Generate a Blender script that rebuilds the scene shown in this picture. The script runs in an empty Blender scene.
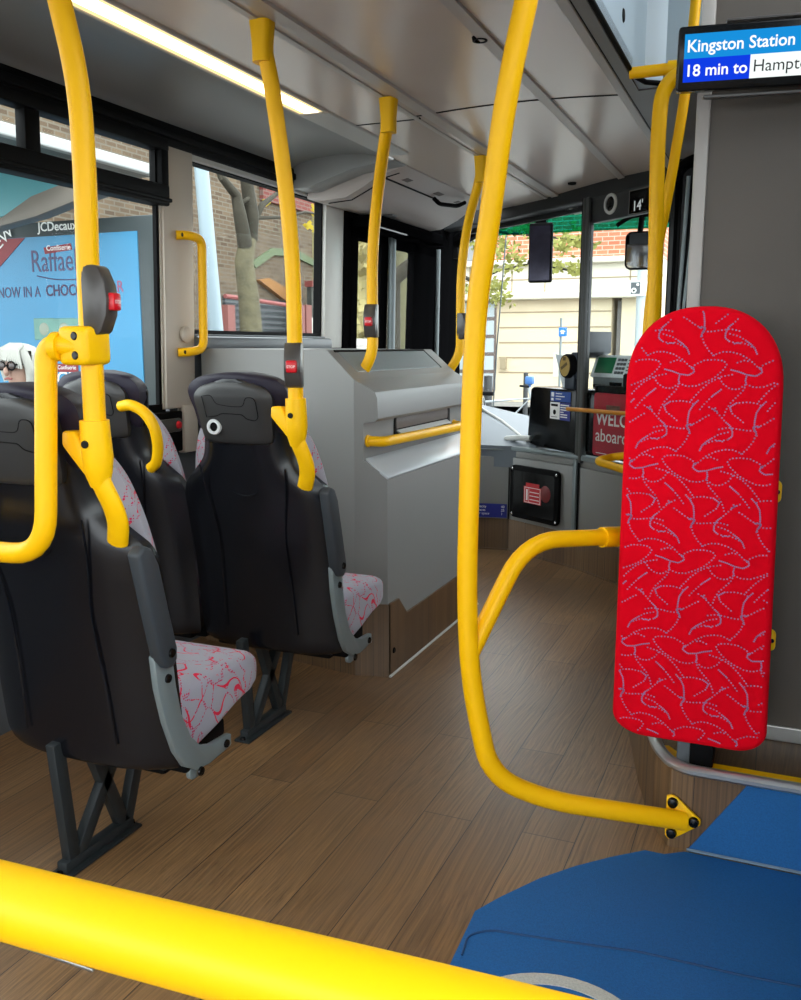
import bpy, bmesh, math, random
from mathutils import Vector, Matrix
random.seed(7)
R = math.radians
S = bpy.context.scene
COL = S.collection

# ---------------------------------------------------------------- camera, light, exposure
CAMH = 1.2
cam_data = bpy.data.cameras.new('camera'); cam = bpy.data.objects.new('camera', cam_data); COL.objects.link(cam)
cam_data.sensor_fit = 'HORIZONTAL'; cam_data.sensor_width = 36.0; cam_data.lens = 36.0 * 900 / 801
cam_data.clip_start = 0.02; cam_data.clip_end = 200
PITCH = math.atan(154 / 900); YAW = math.atan(385 / math.hypot(900, 154))
cam.location = (0, 0, CAMH); cam.rotation_euler = (R(90) - PITCH, 0, YAW)
S.camera = cam
S.view_settings.view_transform = 'Standard'; S.view_settings.look = 'None'
S.view_settings.exposure = 0.12; S.view_settings.gamma = 1.0; S.view_settings.use_curve_mapping = False

W = bpy.data.worlds.new('overcast_sky'); S.world = W; W.use_nodes = True
bg = W.node_tree.nodes['Background']; bg.inputs[0].default_value = (0.90, 0.96, 1.0, 1); bg.inputs[1].default_value = 5.0
LED_STRENGTH = 5.0

# ---------------------------------------------------------------- helpers
def tag(o, label=None, cat=None, group=None, kind=None):
    if label: o['label'] = label
    if cat: o['category'] = cat
    if group: o['group'] = group
    if kind: o['kind'] = kind
    return o
def thing(name, label, cat, loc=(0, 0, 0), group=None):
    o = bpy.data.objects.new(name, None); COL.objects.link(o); o.location = loc; o.empty_display_size = 0.1
    return tag(o, label, cat, group)
def origin(o):
    v = Vector((0, 0, 0))
    while o is not None: v += o.location; o = o.parent
    return v
def obj(name, bm, mats, parent=None, smooth=None, local=False, label=None):
    """link bm as ONE mesh object; world-space verts unless local"""
    me = bpy.data.meshes.new(name)
    if parent is not None and not local:
        bmesh.ops.translate(bm, verts=bm.verts, vec=-origin(parent))
    bmesh.ops.recalc_face_normals(bm, faces=bm.faces)
    if smooth is not None:
        ang = R(smooth)
        for f in bm.faces: f.smooth = True
        for e in bm.edges:
            if len(e.link_faces) == 2 and e.calc_face_angle(0) > ang: e.smooth = False
    bm.to_mesh(me); bm.free()
    for m in (mats if isinstance(mats, (list, tuple)) else [mats]): me.materials.append(m)
    o = bpy.data.objects.new(name, me); COL.objects.link(o)
    if parent is not None: o.parent = parent
    else:
        # origin at the base of the thing
        if me.vertices:
            xs = [v.co for v in me.vertices]
            c = Vector((sum(v.x for v in xs) / len(xs), sum(v.y for v in xs) / len(xs), min(v.z for v in xs)))
            me.transform(Matrix.Translation(-c)); o.location = c
    if label: o['label'] = label
    return o
def struct(name, bm, mats, smooth=None, parent=None):
    o = obj(name, bm, mats, parent, smooth); o['kind'] = 'structure'; return o
def single(name, bm, mats, label, cat, group=None, smooth=None, kind=None):
    return tag(obj(name, bm, mats, None, smooth), label, cat, group, kind)
def B(): return bmesh.new()
def merge(dst, src, mi=None):
    me = bpy.data.meshes.new('tmp'); src.to_mesh(me); src.free()
    n = len(dst.faces); dst.from_mesh(me); bpy.data.meshes.remove(me)
    if mi is not None:
        dst.faces.ensure_lookup_table()
        for f in dst.faces[n:]: f.material_index = mi
def box(bm, x0, x1, y0, y1, z0, z1, bev=0.0, seg=2, mi=None, M=None):
    t = B()
    r = bmesh.ops.create_cube(t, size=1.0)
    bmesh.ops.scale(t, vec=(x1 - x0, y1 - y0, z1 - z0), verts=t.verts)
    bmesh.ops.translate(t, vec=((x0 + x1) / 2, (y0 + y1) / 2, (z0 + z1) / 2), verts=t.verts)
    if bev > 0: bmesh.ops.bevel(t, geom=list(t.edges), offset=bev, segments=seg, profile=0.5, affect='EDGES')
    if M is not None: bmesh.ops.transform(t, matrix=M, verts=t.verts)
    merge(bm, t, mi); return bm
def prism(bm, pts, axis, a, b, bev=0.0, seg=2, mi=None, M=None):
    """polygon of 2D pts extruded along axis ('x': pts are (y,z); 'y': (x,z); 'z': (x,y))"""
    t = B()
    def P3(p, c): return {'x': (c, p[0], p[1]), 'y': (p[0], c, p[1]), 'z': (p[0], p[1], c)}[axis]
    va = [t.verts.new(P3(p, a)) for p in pts]; vb = [t.verts.new(P3(p, b)) for p in pts]
    n = len(pts)
    fa = t.faces.new(va); fb = t.faces.new(vb[::-1])
    for i in range(n): t.faces.new((va[i], va[(i + 1) % n], vb[(i + 1) % n], vb[i]))
    bmesh.ops.recalc_face_normals(t, faces=t.faces)
    if bev > 0:
        es = [e for e in t.edges if e.calc_face_angle(0) > 0.5]
        bmesh.ops.bevel(t, geom=es, offset=bev, segments=seg, profile=0.5, affect='EDGES')
    if M is not None: bmesh.ops.transform(t, matrix=M, verts=t.verts)
    merge(bm, t, mi); return bm
def fillet(pts, r, n=7):
    pts = [Vector(p) for p in pts]; out = [pts[0]]
    for i in range(1, len(pts) - 1):
        a, b, c = pts[i - 1], pts[i], pts[i + 1]
        rr = r[i - 1] if isinstance(r, (list, tuple)) else r
        d1 = (a - b); d2 = (c - b); l1, l2 = d1.length, d2.length
        if rr <= 0: out.append(b); continue
        k = min(rr, l1 * 0.49, l2 * 0.49); p0 = b + d1 / l1 * k; p2 = b + d2 / l2 * k
        for j in range(n + 1):
            t = j / n; out.append(p0 * (1 - t) ** 2 + b * 2 * t * (1 - t) + p2 * t * t)
    out.append(pts[-1]); return out
def tube(bm, pts, r, fil=0.0, seg=18, cap=True, mi=None, closed=False, ry=None):
    """sweep a circle (or ellipse r x ry) along pts"""
    P = fillet(pts, fil) if fil else [Vector(p) for p in pts]
    Q = [P[0]]
    for p in P[1:]:
        if (p - Q[-1]).length > 1e-5: Q.append(p)
    P = Q; n = len(P); t = B(); rings = []
    N = None
    for i, p in enumerate(P):
        if closed: d = (P[(i + 1) % n] - P[i - 1]).normalized()
        elif i == 0: d = (P[1] - P[0]).normalized()
        elif i == n - 1: d = (P[-1] - P[-2]).normalized()
        else: d = ((P[i + 1] - p).normalized() + (p - P[i - 1]).normalized()).normalized()
        if N is None:
            ref = Vector((1, 0, 0)) if abs(d.x) < 0.9 else Vector((0, 0, 1))
            N = (ref - d * ref.dot(d)).normalized()
        else: N = (N - d * N.dot(d)).normalized()
        Bn = d.cross(N); rr = r[i] if isinstance(r, (list, tuple)) else r; r2 = ry if ry else rr
        rings.append([t.verts.new(p + N * (rr * math.cos(2 * math.pi * k / seg)) + Bn * (r2 * math.sin(2 * math.pi * k / seg))) for k in range(seg)])
    m = n if closed else n - 1
    for i in range(m):
        a, b = rings[i], rings[(i + 1) % n]
        for k in range(seg): t.faces.new((a[k], a[(k + 1) % seg], b[(k + 1) % seg], b[k]))
    if cap and not closed: t.faces.new(rings[0][::-1]); t.faces.new(rings[-1])
    merge(bm, t, mi); return bm
def loft(bm, rings, cap=True, mi=None, M=None):
    t = B(); V = [[t.verts.new(p) for p in r] for r in rings]; n = len(rings[0])
    for i in range(len(V) - 1):
        for k in range(n): t.faces.new((V[i][k], V[i][(k + 1) % n], V[i + 1][(k + 1) % n], V[i + 1][k]))
    if cap: t.faces.new(V[0][::-1]); t.faces.new(V[-1])
    if M is not None: bmesh.ops.transform(t, matrix=M, verts=t.verts)
    merge(bm, t, mi); return bm
def axes(o, u, v, n):
    u, v, n = Vector(u).normalized(), Vector(v).normalized(), Vector(n).normalized()
    return Matrix(((u.x, v.x, n.x, o[0]), (u.y, v.y, n.y, o[1]), (u.z, v.z, n.z, o[2]), (0, 0, 0, 1)))
def lathe(bm, prof, M=None, seg=24, mi=None, cap=True):
    """prof: (radius, height) revolved about local z"""
    rings = [[(max(r, 1e-4) * math.cos(2 * math.pi * k / seg), max(r, 1e-4) * math.sin(2 * math.pi * k / seg), h) for k in range(seg)] for r, h in prof]
    return loft(bm, rings, cap, mi, M)
def ball(bm, c, r, sc=(1, 1, 1), seg=20, mi=None):
    t = B(); bmesh.ops.create_uvsphere(t, u_segments=seg, v_segments=max(8, seg // 2), radius=r)
    bmesh.ops.scale(t, vec=sc, verts=t.verts); bmesh.ops.translate(t, vec=c, verts=t.verts); merge(bm, t, mi); return bm
def quad(bm, pts, mi=None):
    t = B(); t.faces.new([t.verts.new(p) for p in pts]); merge(bm, t, mi); return bm
def rrect(w, h, r, n=5, cx=0, cy=0):
    out = []
    for sx, sy, a0 in ((1, 1, 0), (-1, 1, 90), (-1, -1, 180), (1, -1, 270)):
        for k in range(n + 1):
            a = R(a0 + 90 * k / n); out.append((cx + sx * (w / 2 - r) + r * math.cos(a), cy + sy * (h / 2 - r) + r * math.sin(a)))
    return out
def text(name, body, size, M, m, parent, align='LEFT', depth=0.0006, bold=0.0, sx=1.0):
    cu = bpy.data.curves.new(name, 'FONT'); cu.body = body; cu.size = size; cu.align_x = align; cu.extrude = depth; cu.offset = bold; cu.resolution_u = 3
    to = bpy.data.objects.new(name + '_tmp', cu); COL.objects.link(to)
    dg = bpy.context.evaluated_depsgraph_get(); me = bpy.data.meshes.new_from_object(to.evaluated_get(dg))
    COL.objects.unlink(to); bpy.data.objects.remove(to); bpy.data.curves.remove(cu)
    me.transform(Matrix.Diagonal((sx, 1, 1, 1))); me.transform(M)
    if parent is not None: me.transform(Matrix.Translation(-origin(parent)))
    me.materials.clear(); me.materials.append(m); me.name = name
    o = bpy.data.objects.new(name, me); COL.objects.link(o); o.parent = parent
    return o
def ray(px, py):
    x = (px - 400.5) / 900; u = -(py - 500) / 900
    f = math.cos(PITCH) + u * math.sin(PITCH); z = -math.sin(PITCH) + u * math.cos(PITCH)
    return Vector((x * math.cos(YAW) - f * math.sin(YAW), x * math.sin(YAW) + f * math.cos(YAW), z))
def at(px, py, ax, val):
    """measured point of the photograph -> point of the place on the plane coordinate[ax] = val"""
    r = ray(px, py); o = Vector((0, 0, CAMH)); i = 'xyz'.index(ax); return o + r * ((val - o[i]) / r[i])

# ---------------------------------------------------------------- materials
def srgb(r, g, b):
    f = lambda c: c / 12.92 if c <= 0.04045 else ((c + 0.055) / 1.055) ** 2.4
    return (f(r / 255), f(g / 255), f(b / 255), 1)
def mat(name, c, rough=0.5, metal=0.0, spec=0.5, coat=0.0, bump=0.0, bscale=400.0, var=0.0, vscale=3.0):
    m = bpy.data.materials.new(name); m.use_nodes = True; nt = m.node_tree; p = nt.nodes['Principled BSDF']
    p.inputs['Base Color'].default_value = c; p.inputs['Roughness'].default_value = rough; p.inputs['Metallic'].default_value = metal
    p.inputs['Specular IOR Level'].default_value = spec; p.inputs['Coat Weight'].default_value = coat
    tc = nt.nodes.new('ShaderNodeTexCoord')
    if bump > 0:
        n = nt.nodes.new('ShaderNodeTexNoise'); n.inputs['Scale'].default_value = bscale; nt.links.new(tc.outputs['Object'], n.inputs['Vector'])
        b = nt.nodes.new('ShaderNodeBump'); b.inputs['Strength'].default_value = bump; b.inputs['Distance'].default_value = 0.002
        nt.links.new(n.outputs['Fac'], b.inputs['Height']); nt.links.new(b.outputs['Normal'], p.inputs['Normal'])
    if var > 0:
        n = nt.nodes.new('ShaderNodeTexNoise'); n.inputs['Scale'].default_value = vscale; n.inputs['Detail'].default_value = 6; nt.links.new(tc.outputs['Object'], n.inputs['Vector'])
        mx = nt.nodes.new('ShaderNodeMix'); mx.data_type = 'RGBA'
        mx.inputs[6].default_value = tuple(max(0, v * (1 - var)) for v in c[:3]) + (1,); mx.inputs[7].default_value = tuple(min(1, v * (1 + var)) for v in c[:3]) + (1,)
        nt.links.new(n.outputs['Fac'], mx.inputs[0]); nt.links.new(mx.outputs[2], p.inputs['Base Color'])
    return m
def outm(name, c, rough=0.85, k=0.55, **kw):
    return mat(name, (c[0] * k, c[1] * k, c[2] * k, 1), rough, spec=0.15, **kw)
def emit(name, c, s):
    m = bpy.data.materials.new(name); m.use_nodes = True; nt = m.node_tree; nt.nodes.clear()
    e = nt.nodes.new('ShaderNodeEmission'); e.inputs[0].default_value = c; e.inputs[1].default_value = s
    o = nt.nodes.new('ShaderNodeOutputMaterial'); nt.links.new(e.outputs[0], o.inputs[0]); return m
def thin_glass(name, tint=(0.96, 0.98, 0.97, 1), refl=0.07, rough=0.0):
    m = bpy.data.materials.new(name); m.use_nodes = True; nt = m.node_tree; nt.nodes.clear()
    t = nt.nodes.new('ShaderNodeBsdfTransparent'); t.inputs[0].default_value = tint
    g = nt.nodes.new('ShaderNodeBsdfGlossy'); g.inputs['Roughness'].default_value = rough
    lw = nt.nodes.new('ShaderNodeLayerWeight'); lw.inputs[0].default_value = 0.25
    mm = nt.nodes.new('ShaderNodeMath'); mm.operation = 'MULTIPLY_ADD'; mm.inputs[1].default_value = 0.15; mm.inputs[2].default_value = refl * 0.03
    pw = nt.nodes.new('ShaderNodeMath'); pw.operation = 'POWER'; pw.inputs[1].default_value = 5.0; nt.links.new(lw.outputs['Facing'], pw.inputs[0]); nt.links.new(pw.outputs[0], mm.inputs[0])
    x = nt.nodes.new('ShaderNodeMixShader'); nt.links.new(mm.outputs[0], x.inputs[0]); nt.links.new(t.outputs[0], x.inputs[1]); nt.links.new(g.outputs[0], x.inputs[2])
    o = nt.nodes.new('ShaderNodeOutputMaterial'); nt.links.new(x.outputs[0], o.inputs[0]); return m
def wood_mat(name, plank=0.132, length=1.25, rough=0.38, vertical=False, k=1.0):
    m = bpy.data.materials.new(name); m.use_nodes = True; nt = m.node_tree; p = nt.nodes['Principled BSDF']; N = nt.nodes.new; L = nt.links.new
    tc = N('ShaderNodeTexCoord'); sep = N('ShaderNodeSeparateXYZ'); geo = N('ShaderNodeNewGeometry'); L(geo.outputs['Position'], sep.inputs[0])
    cmb = N('ShaderNodeCombineXYZ')
    if vertical: L(sep.outputs['Z'], cmb.inputs[0]); ad = N('ShaderNodeMath'); L(sep.outputs['X'], ad.inputs[0]); L(sep.outputs['Y'], ad.inputs[1]); L(ad.outputs[0], cmb.inputs[1])
    else: L(sep.outputs['Y'], cmb.inputs[0]); L(sep.outputs['X'], cmb.inputs[1])
    br = N('ShaderNodeTexBrick'); br.offset = 0.37; br.inputs['Scale'].default_value = 1.0; br.inputs['Brick Width'].default_value = length; br.inputs['Row Height'].default_value = plank
    br.inputs['Mortar Size'].default_value = 0.0014; br.inputs['Mortar Smooth'].default_value = 0.3; br.inputs['Bias'].default_value = 0.0
    br.inputs['Color1'].default_value = srgb(122 * k, 90 * k, 58 * k); br.inputs['Color2'].default_value = srgb(146 * k, 112 * k, 76 * k); br.inputs['Mortar'].default_value = srgb(48, 33, 22)
    L(cmb.outputs[0], br.inputs['Vector'])
    mp = N('ShaderNodeMapping'); mp.inputs['Scale'].default_value = (1.5, 52, 1); L(cmb.outputs[0], mp.inputs['Vector'])
    dn = N('ShaderNodeTexNoise'); dn.inputs['Scale'].default_value = 1.6; dn.inputs['Detail'].default_value = 2; L(cmb.outputs[0], dn.inputs['Vector'])
    add = N('ShaderNodeVectorMath'); add.operation = 'MULTIPLY_ADD'; L(dn.outputs['Color'], add.inputs[0]); add.inputs[1].default_value = (1.4, 3.5, 0); L(mp.outputs[0], add.inputs[2])
    gr = N('ShaderNodeTexNoise'); gr.inputs['Scale'].default_value = 3.0; gr.inputs['Detail'].default_value = 9; gr.inputs['Roughness'].default_value = 0.7; L(add.outputs[0], gr.inputs['Vector'])
    rp = N('ShaderNodeValToRGB'); rp.color_ramp.elements[0].position = 0.34; rp.color_ramp.elements[0].color = (0.36, 0.33, 0.31, 1); rp.color_ramp.elements[1].position = 0.62; rp.color_ramp.elements[1].color = (1.2, 1.18, 1.12, 1)
    L(gr.outputs['Fac'], rp.inputs[0])
    mu = N('ShaderNodeMix'); mu.data_type = 'RGBA'; mu.blend_type = 'MULTIPLY'; mu.inputs[0].default_value = 0.85; L(br.outputs['Color'], mu.inputs[6]); L(rp.outputs[0], mu.inputs[7])
    # scuffed, dusty patches
    dr = N('ShaderNodeTexNoise'); dr.inputs['Scale'].default_value = 1.3; dr.inputs['Detail'].default_value = 8; dr.inputs['Roughness'].default_value = 0.65; L(geo.outputs['Position'], dr.inputs['Vector'])
    dp = N('ShaderNodeMapRange'); dp.inputs[1].default_value = 0.45; dp.inputs[2].default_value = 0.75; dp.inputs[3].default_value = 0.0; dp.inputs[4].default_value = 0.45; L(dr.outputs['Fac'], dp.inputs[0])
    m2 = N('ShaderNodeMix'); m2.data_type = 'RGBA'; L(dp.outputs[0], m2.inputs[0]); L(mu.outputs[2], m2.inputs[6]); m2.inputs[7].default_value = srgb(108, 96, 84)
    L(m2.outputs[2], p.inputs['Base Color']); p.inputs['Roughness'].default_value = rough
    bp = N('ShaderNodeBump'); bp.inputs['Strength'].default_value = 0.35; bp.inputs['Distance'].default_value = 0.0015; L(gr.outputs['Fac'], bp.inputs['Height']); L(bp.outputs[0], p.inputs['Normal'])
    return m
def moquette(name, base, line, line2, sc=7.0, dot=210.0):
    """bus seat moquette: dotted and dashed scribbles on a plain ground"""
    m = bpy.data.materials.new(name); m.use_nodes = True; nt = m.node_tree; p = nt.nodes['Principled BSDF']; N = nt.nodes.new; L = nt.links.new
    tc = N('ShaderNodeTexCoord')
    def mth(op, a, b=None):
        n = N('ShaderNodeMath'); n.operation = op
        for i, v in enumerate((a, b)):
            if v is None: continue
            if isinstance(v, (int, float)): n.inputs[i].default_value = v
            else: L(v, n.inputs[i])
        return n.outputs[0]
    def contour(scale, off, width, level=0.5):
        mp = N('ShaderNodeMapping'); mp.inputs['Location'].default_value = (off, off * 0.7, off * 1.3); L(tc.outputs['Object'], mp.inputs[0])
        n = N('ShaderNodeTexNoise'); n.inputs['Scale'].default_value = scale; n.inputs['Detail'].default_value = 0.6; L(mp.outputs[0], n.inputs['Vector'])
        d = mth('ABSOLUTE', mth('SUBTRACT', n.outputs['Fac'], level)); return mth('LESS_THAN', d, width)
    vo = N('ShaderNodeTexVoronoi'); vo.inputs['Scale'].default_value = dot; vo.inputs['Randomness'].default_value = 0.25; L(tc.outputs['Object'], vo.inputs['Vector'])
    dots = mth('LESS_THAN', vo.outputs['Distance'], 0.42)
    c1 = contour(sc * 1.9, 0.0, 0.014); c2 = contour(sc * 2.2, 4.1, 0.015); c3 = contour(sc * 1.7, 9.3, 0.012, 0.46)
    nz = N('ShaderNodeTexNoise'); nz.inputs['Scale'].default_value = 14; L(tc.outputs['Object'], nz.inputs['Vector'])
    solid = mth('GREATER_THAN', nz.outputs['Fac'], 0.52)
    a = mth('MULTIPLY', c1, mth('MAXIMUM', solid, dots)); b = mth('MULTIPLY', c2, dots); c = mth('MULTIPLY', c3, mth('MAXIMUM', solid, dots))
    fac = mth('MAXIMUM', mth('MAXIMUM', a, b), c)
    mx = N('ShaderNodeMix'); mx.data_type = 'RGBA'; L(fac, mx.inputs[0]); mx.inputs[6].default_value = base
    m2 = N('ShaderNodeMix'); m2.data_type = 'RGBA'; L(solid, m2.inputs[0]); m2.inputs[6].default_value = line2; m2.inputs[7].default_value = line
    L(m2.outputs[2], mx.inputs[7]); L(mx.outputs[2], p.inputs['Base Color'])
    p.inputs['Roughness'].default_value = 0.95; p.inputs['Specular IOR Level'].default_value = 0.15; p.inputs['Sheen Weight'].default_value = 0.1
    fz = N('ShaderNodeTexNoise'); fz.inputs['Scale'].default_value = 600; L(tc.outputs['Object'], fz.inputs['Vector'])
    bp = N('ShaderNodeBump'); bp.inputs['Strength'].default_value = 0.4; bp.inputs['Distance'].default_value = 0.001; L(fz.outputs['Fac'], bp.inputs['Height']); L(bp.outputs[0], p.inputs['Normal'])
    return m
def brick_mat(name, c1, c2, mortar, w=0.225, h=0.075, plane='yz', mort=0.012):
    m = bpy.data.materials.new(name); m.use_nodes = True; nt = m.node_tree; p = nt.nodes['Principled BSDF']; N = nt.nodes.new; L = nt.links.new
    g = N('ShaderNodeNewGeometry'); s = N('ShaderNodeSeparateXYZ'); L(g.outputs['Position'], s.inputs[0]); c = N('ShaderNodeCombineXYZ')
    L(s.outputs['Y' if plane == 'yz' else 'X'], c.inputs[0]); L(s.outputs['Z'], c.inputs[1])
    b = N('ShaderNodeTexBrick'); b.inputs['Scale'].default_value = 1; b.inputs['Brick Width'].default_value = w; b.inputs['Row Height'].default_value = h; b.inputs['Mortar Size'].default_value = mort
    b.inputs['Color1'].default_value = c1; b.inputs['Color2'].default_value = c2; b.inputs['Mortar'].default_value = mortar; L(c.outputs[0], b.inputs['Vector'])
    n = N('ShaderNodeTexNoise'); n.inputs['Scale'].default_value = 1.5; n.inputs['Detail'].default_value = 7; L(g.outputs['Position'], n.inputs['Vector'])
    r = N('ShaderNodeMapRange'); r.inputs[3].default_value = 0.65; r.inputs[4].default_value = 1.3; L(n.outputs['Fac'], r.inputs[0])
    v = N('ShaderNodeVectorMath'); v.operation = 'SCALE'; L(b.outputs['Color'], v.inputs[0]); L(r.outputs[0], v.inputs['Scale']); L(v.outputs[0], p.inputs['Base Color'])
    p.inputs['Roughness'].default_value = 0.9; return m

YEL = mat('yellow_rail_paint', (0.95, 0.50, 0.0, 1), 0.42, spec=0.28)
YEL2 = mat('yellow_moulded_plastic', (0.95, 0.52, 0.0, 1), 0.45, spec=0.28)
BLK = mat('black_trim', srgb(9, 9, 10), 0.6, spec=0.08)
DOORBLK = mat('matt_black_door', srgb(12, 12, 13), 0.8, spec=0.0)
SHELL = mat('black_seat_shell', srgb(15, 16, 21), 0.26, spec=0.42, bump=0.05, bscale=500)
GREYHEAD = mat('charcoal_headrest_plastic', srgb(43, 42, 42), 0.42, bump=0.1, bscale=700)
PURPLE = mat('dark_purple_vinyl', srgb(30, 25, 42), 0.5, spec=.3)
PANEL = mat('grey_moulded_panel', srgb(127, 127, 125), 0.42, bump=0.05, bscale=300)
PANEL2 = mat('dark_grey_panel', srgb(84, 88, 92), 0.45, bump=0.05, bscale=300)
PANELD = mat('charcoal_panel', srgb(56, 58, 60), 0.5)
CREAM = mat('cream_pillar_plastic', srgb(190, 180, 166), 0.45)
PALE = mat('pale_grey_trim', srgb(190, 190, 186), 0.4)
CEIL = mat('ceiling_panel_plastic', srgb(222, 210, 200), 0.20, bump=0.04, bscale=350)
CEIL2 = mat('ceiling_edge_strip', srgb(186, 180, 174), 0.35)
COVE = mat('grey_cove_plastic', srgb(140, 141, 139), 0.32)
ALU = mat('brushed_aluminium', srgb(176, 176, 174), 0.35, metal=0.8)
STEEL = mat('grey_painted_steel', srgb(120, 130, 132), 0.38, metal=0.2)
DSTEEL = mat('dark_leg_steel', srgb(40, 44, 46), 0.45, spec=.3)
ARM = mat('armrest_rubber', srgb(50, 55, 60), 0.55)
CHROME = mat('chrome', srgb(200, 200, 200), 0.12, metal=1.0)
BOLT = mat('black_bolt', srgb(20, 20, 20), 0.25, metal=0.5)
REDP = mat('red_button_plastic', srgb(205, 12, 30), 0.3)
WHITE = mat('white_print', srgb(235, 235, 232), 0.5)
BPGREY = mat('bell_housing_grey', srgb(66, 62, 59), 0.3)
GLASS = thin_glass('window_glass')
SCREENGL = thin_glass('assault_screen_glass', (0.93, 0.95, 0.95, 1), 0.10)
TEALGL = thin_glass('teal_sun_band_glass', (0.10, 0.55, 0.48, 1), 0.06)
WOODF = wood_mat('oak_effect_vinyl_floor')
WOODV = wood_mat('oak_effect_vinyl_skirting', rough=0.5, k=0.80)
BLUE = mat('blue_safety_floor', srgb(10, 88, 148), 0.75, bump=0.5, bscale=500, var=0.30, vscale=260)
BLUELINE = mat('blue_floor_weld', srgb(14, 60, 104), 0.7)
MOQG = moquette('grey_red_moquette', srgb(158, 156, 166), srgb(214, 24, 62), srgb(188, 44, 86), dot=150.0)
MOQR = mat('red_moquette', srgb(226, 0, 26), 0.95, spec=0.12, bump=0.5, bscale=600)
MOQDOT = mat('lilac_moquette_thread', srgb(150, 112, 150), 0.95, spec=0.1)
LED = emit('led_diffuser', (1.0, 0.86, 0.58, 1), LED_STRENGTH)
PART = mat('partition_laminate', srgb(84, 76, 68), 0.55, bump=0.1, bscale=250, var=0.12, vscale=6)
BLUEGREY = mat('stairwell_blue_grey', srgb(168, 184, 194), 0.4)
GLOSSBLK = mat('gloss_black_plastic', srgb(10, 10, 11), 0.2, spec=0.2)
NAVY = mat('navy_notice', srgb(24, 34, 128), 0.4)
NBLUE = mat('blue_notice', srgb(28, 70, 150), 0.4)
# ---------------------------------------------------------------- the setting
XL, XR, ZC = -2.15, 0.34, 1.99        # left wall, right wall, ceiling height
YB = -2.2                             # how far the bus runs back behind the camera
LEAN = Matrix(((1, 0, 0.032, -0.032 * 0.95), (0, 1, 0, 0), (0, 0, 1, 0), (0, 0, 0, 1)))
def wbox(bm, y0, y1, z0, z1, d0, d1, bev=0.0, mi=None):
    """box on the left wall: d = how far it stands inwards"""
    return box(bm, XL + d0, XL + d1, y0, y1, z0, z1, bev, mi=mi, M=LEAN)
# floor
bm = B(); box(bm, XL - .05, XR + .05, YB, 6.3, -0.05, 0.0); struct('floor', bm, WOODF)
bm = B()
bl = [at(450, 965, 'z', 0), at(475, 912, 'z', 0), at(500, 898, 'z', 0), at(540, 879, 'z', 0), at(575, 867, 'z', 0), at(610, 858, 'z', 0), at(645, 851, 'z', 0), at(664, 855, 'z', 0)]
poly = [(p.x, p.y) for p in bl] + [(-0.145, 2.098), (XR, 2.098), (XR, 0.2), (-0.56, 0.2), (-0.56, 1.3)]
prism(bm, poly, 'z', 0.0, 0.0025)
bf = struct('floor_wheelchair_bay', bm, BLUE); bf['label'] = 'blue speckled safety floor of the wheelchair bay'
bm = B(); tube(bm, [at(462, 955, 'z', .004), at(468, 935, 'z', .004), at(490, 930, 'z', .004), at(560, 941, 'z', .004), at(640, 952, 'z', .004), at(740, 975, 'z', .004), at(801, 987, 'z', .004)], 0.0022, 0.02, seg=6)
struct('trim_1', bm, BLUELINE)
# round speckled ring marking on the blue floor
bm = B(); ringc = Vector((-0.295, 1.36, 0.0))
for r0, r1, z in ((0.165, 0.195, 0.0045),):
    lathe(bm, [(r0, 0.0025), (r0, z), (r1, z), (r1, 0.0025), (r0, 0.0025)], Matrix.Translation(ringc), 48, None, False)
single('floor_marking_ring', bm, mat('speckled_white_marking', srgb(180, 180, 172), 0.8, var=0.4, vscale=300), 'speckled white ring marked on the blue floor at the foot of the photo', 'floor marking')
# light strip of floor trim lying left of the front rail
bm = B(); box(bm, -1.62, -1.16, 1.212, 1.236, 0.0, 0.006, .002); struct('trim_2', bm, ALU)

# left wall: lower panel, pillars, seals
bm = B()
wbox(bm, YB, 2.83, 0.0, 0.80, -0.06, 0.0); wbox(bm, 2.83, 4.25, 0.0, 1.17, -0.06, 0.0); wbox(bm, YB, 5.8, 1.98, 2.06, -0.06, 0.0)
wbox(bm, YB, 2.83, 0.80, 0.955, -0.06, -0.012)
struct('wall_left', bm, PANEL2)
bm = B(); wbox(bm, 2.79, 2.97, 0.965, 1.985, -0.012, 0.02, .006); wbox(bm, 2.88, 2.97, 0.80, 0.98, -0.05, 0.02, .004); wbox(bm, 2.78, 2.80, 0.965, 1.72, -0.012, 0.010); wbox(bm, 2.88, 2.97, 0.79, 0.975, 0.0, 0.032, .006)
struct('trim_3', bm, CREAM, 40)
bm = B(); wbox(bm, 4.055, 4.25, 1.19, 1.985, -0.05, 0.02, .006); struct('trim_4', bm, mat('pale_pillar_plastic', srgb(205, 203, 196), 0.45), 40)
bm = B(); wbox(bm, YB, 4.10, 1.91, 1.99, -0.03, 0.028, .01); wbox(bm, YB, 4.10, 1.935, 1.965, 0.0, 0.04, .008); struct('trim_5', bm, BLK, 40)
# lower black ledge under the rear window, with its bell push
bm = B(); wbox(bm, YB, 2.872, 0.80, 0.955, -0.01, 0.03, .006); wbox(bm, YB, 2.87, 0.5, 0.80, -0.01, 0.012, .004); struct('trim_6', bm, BLK, 40)
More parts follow.
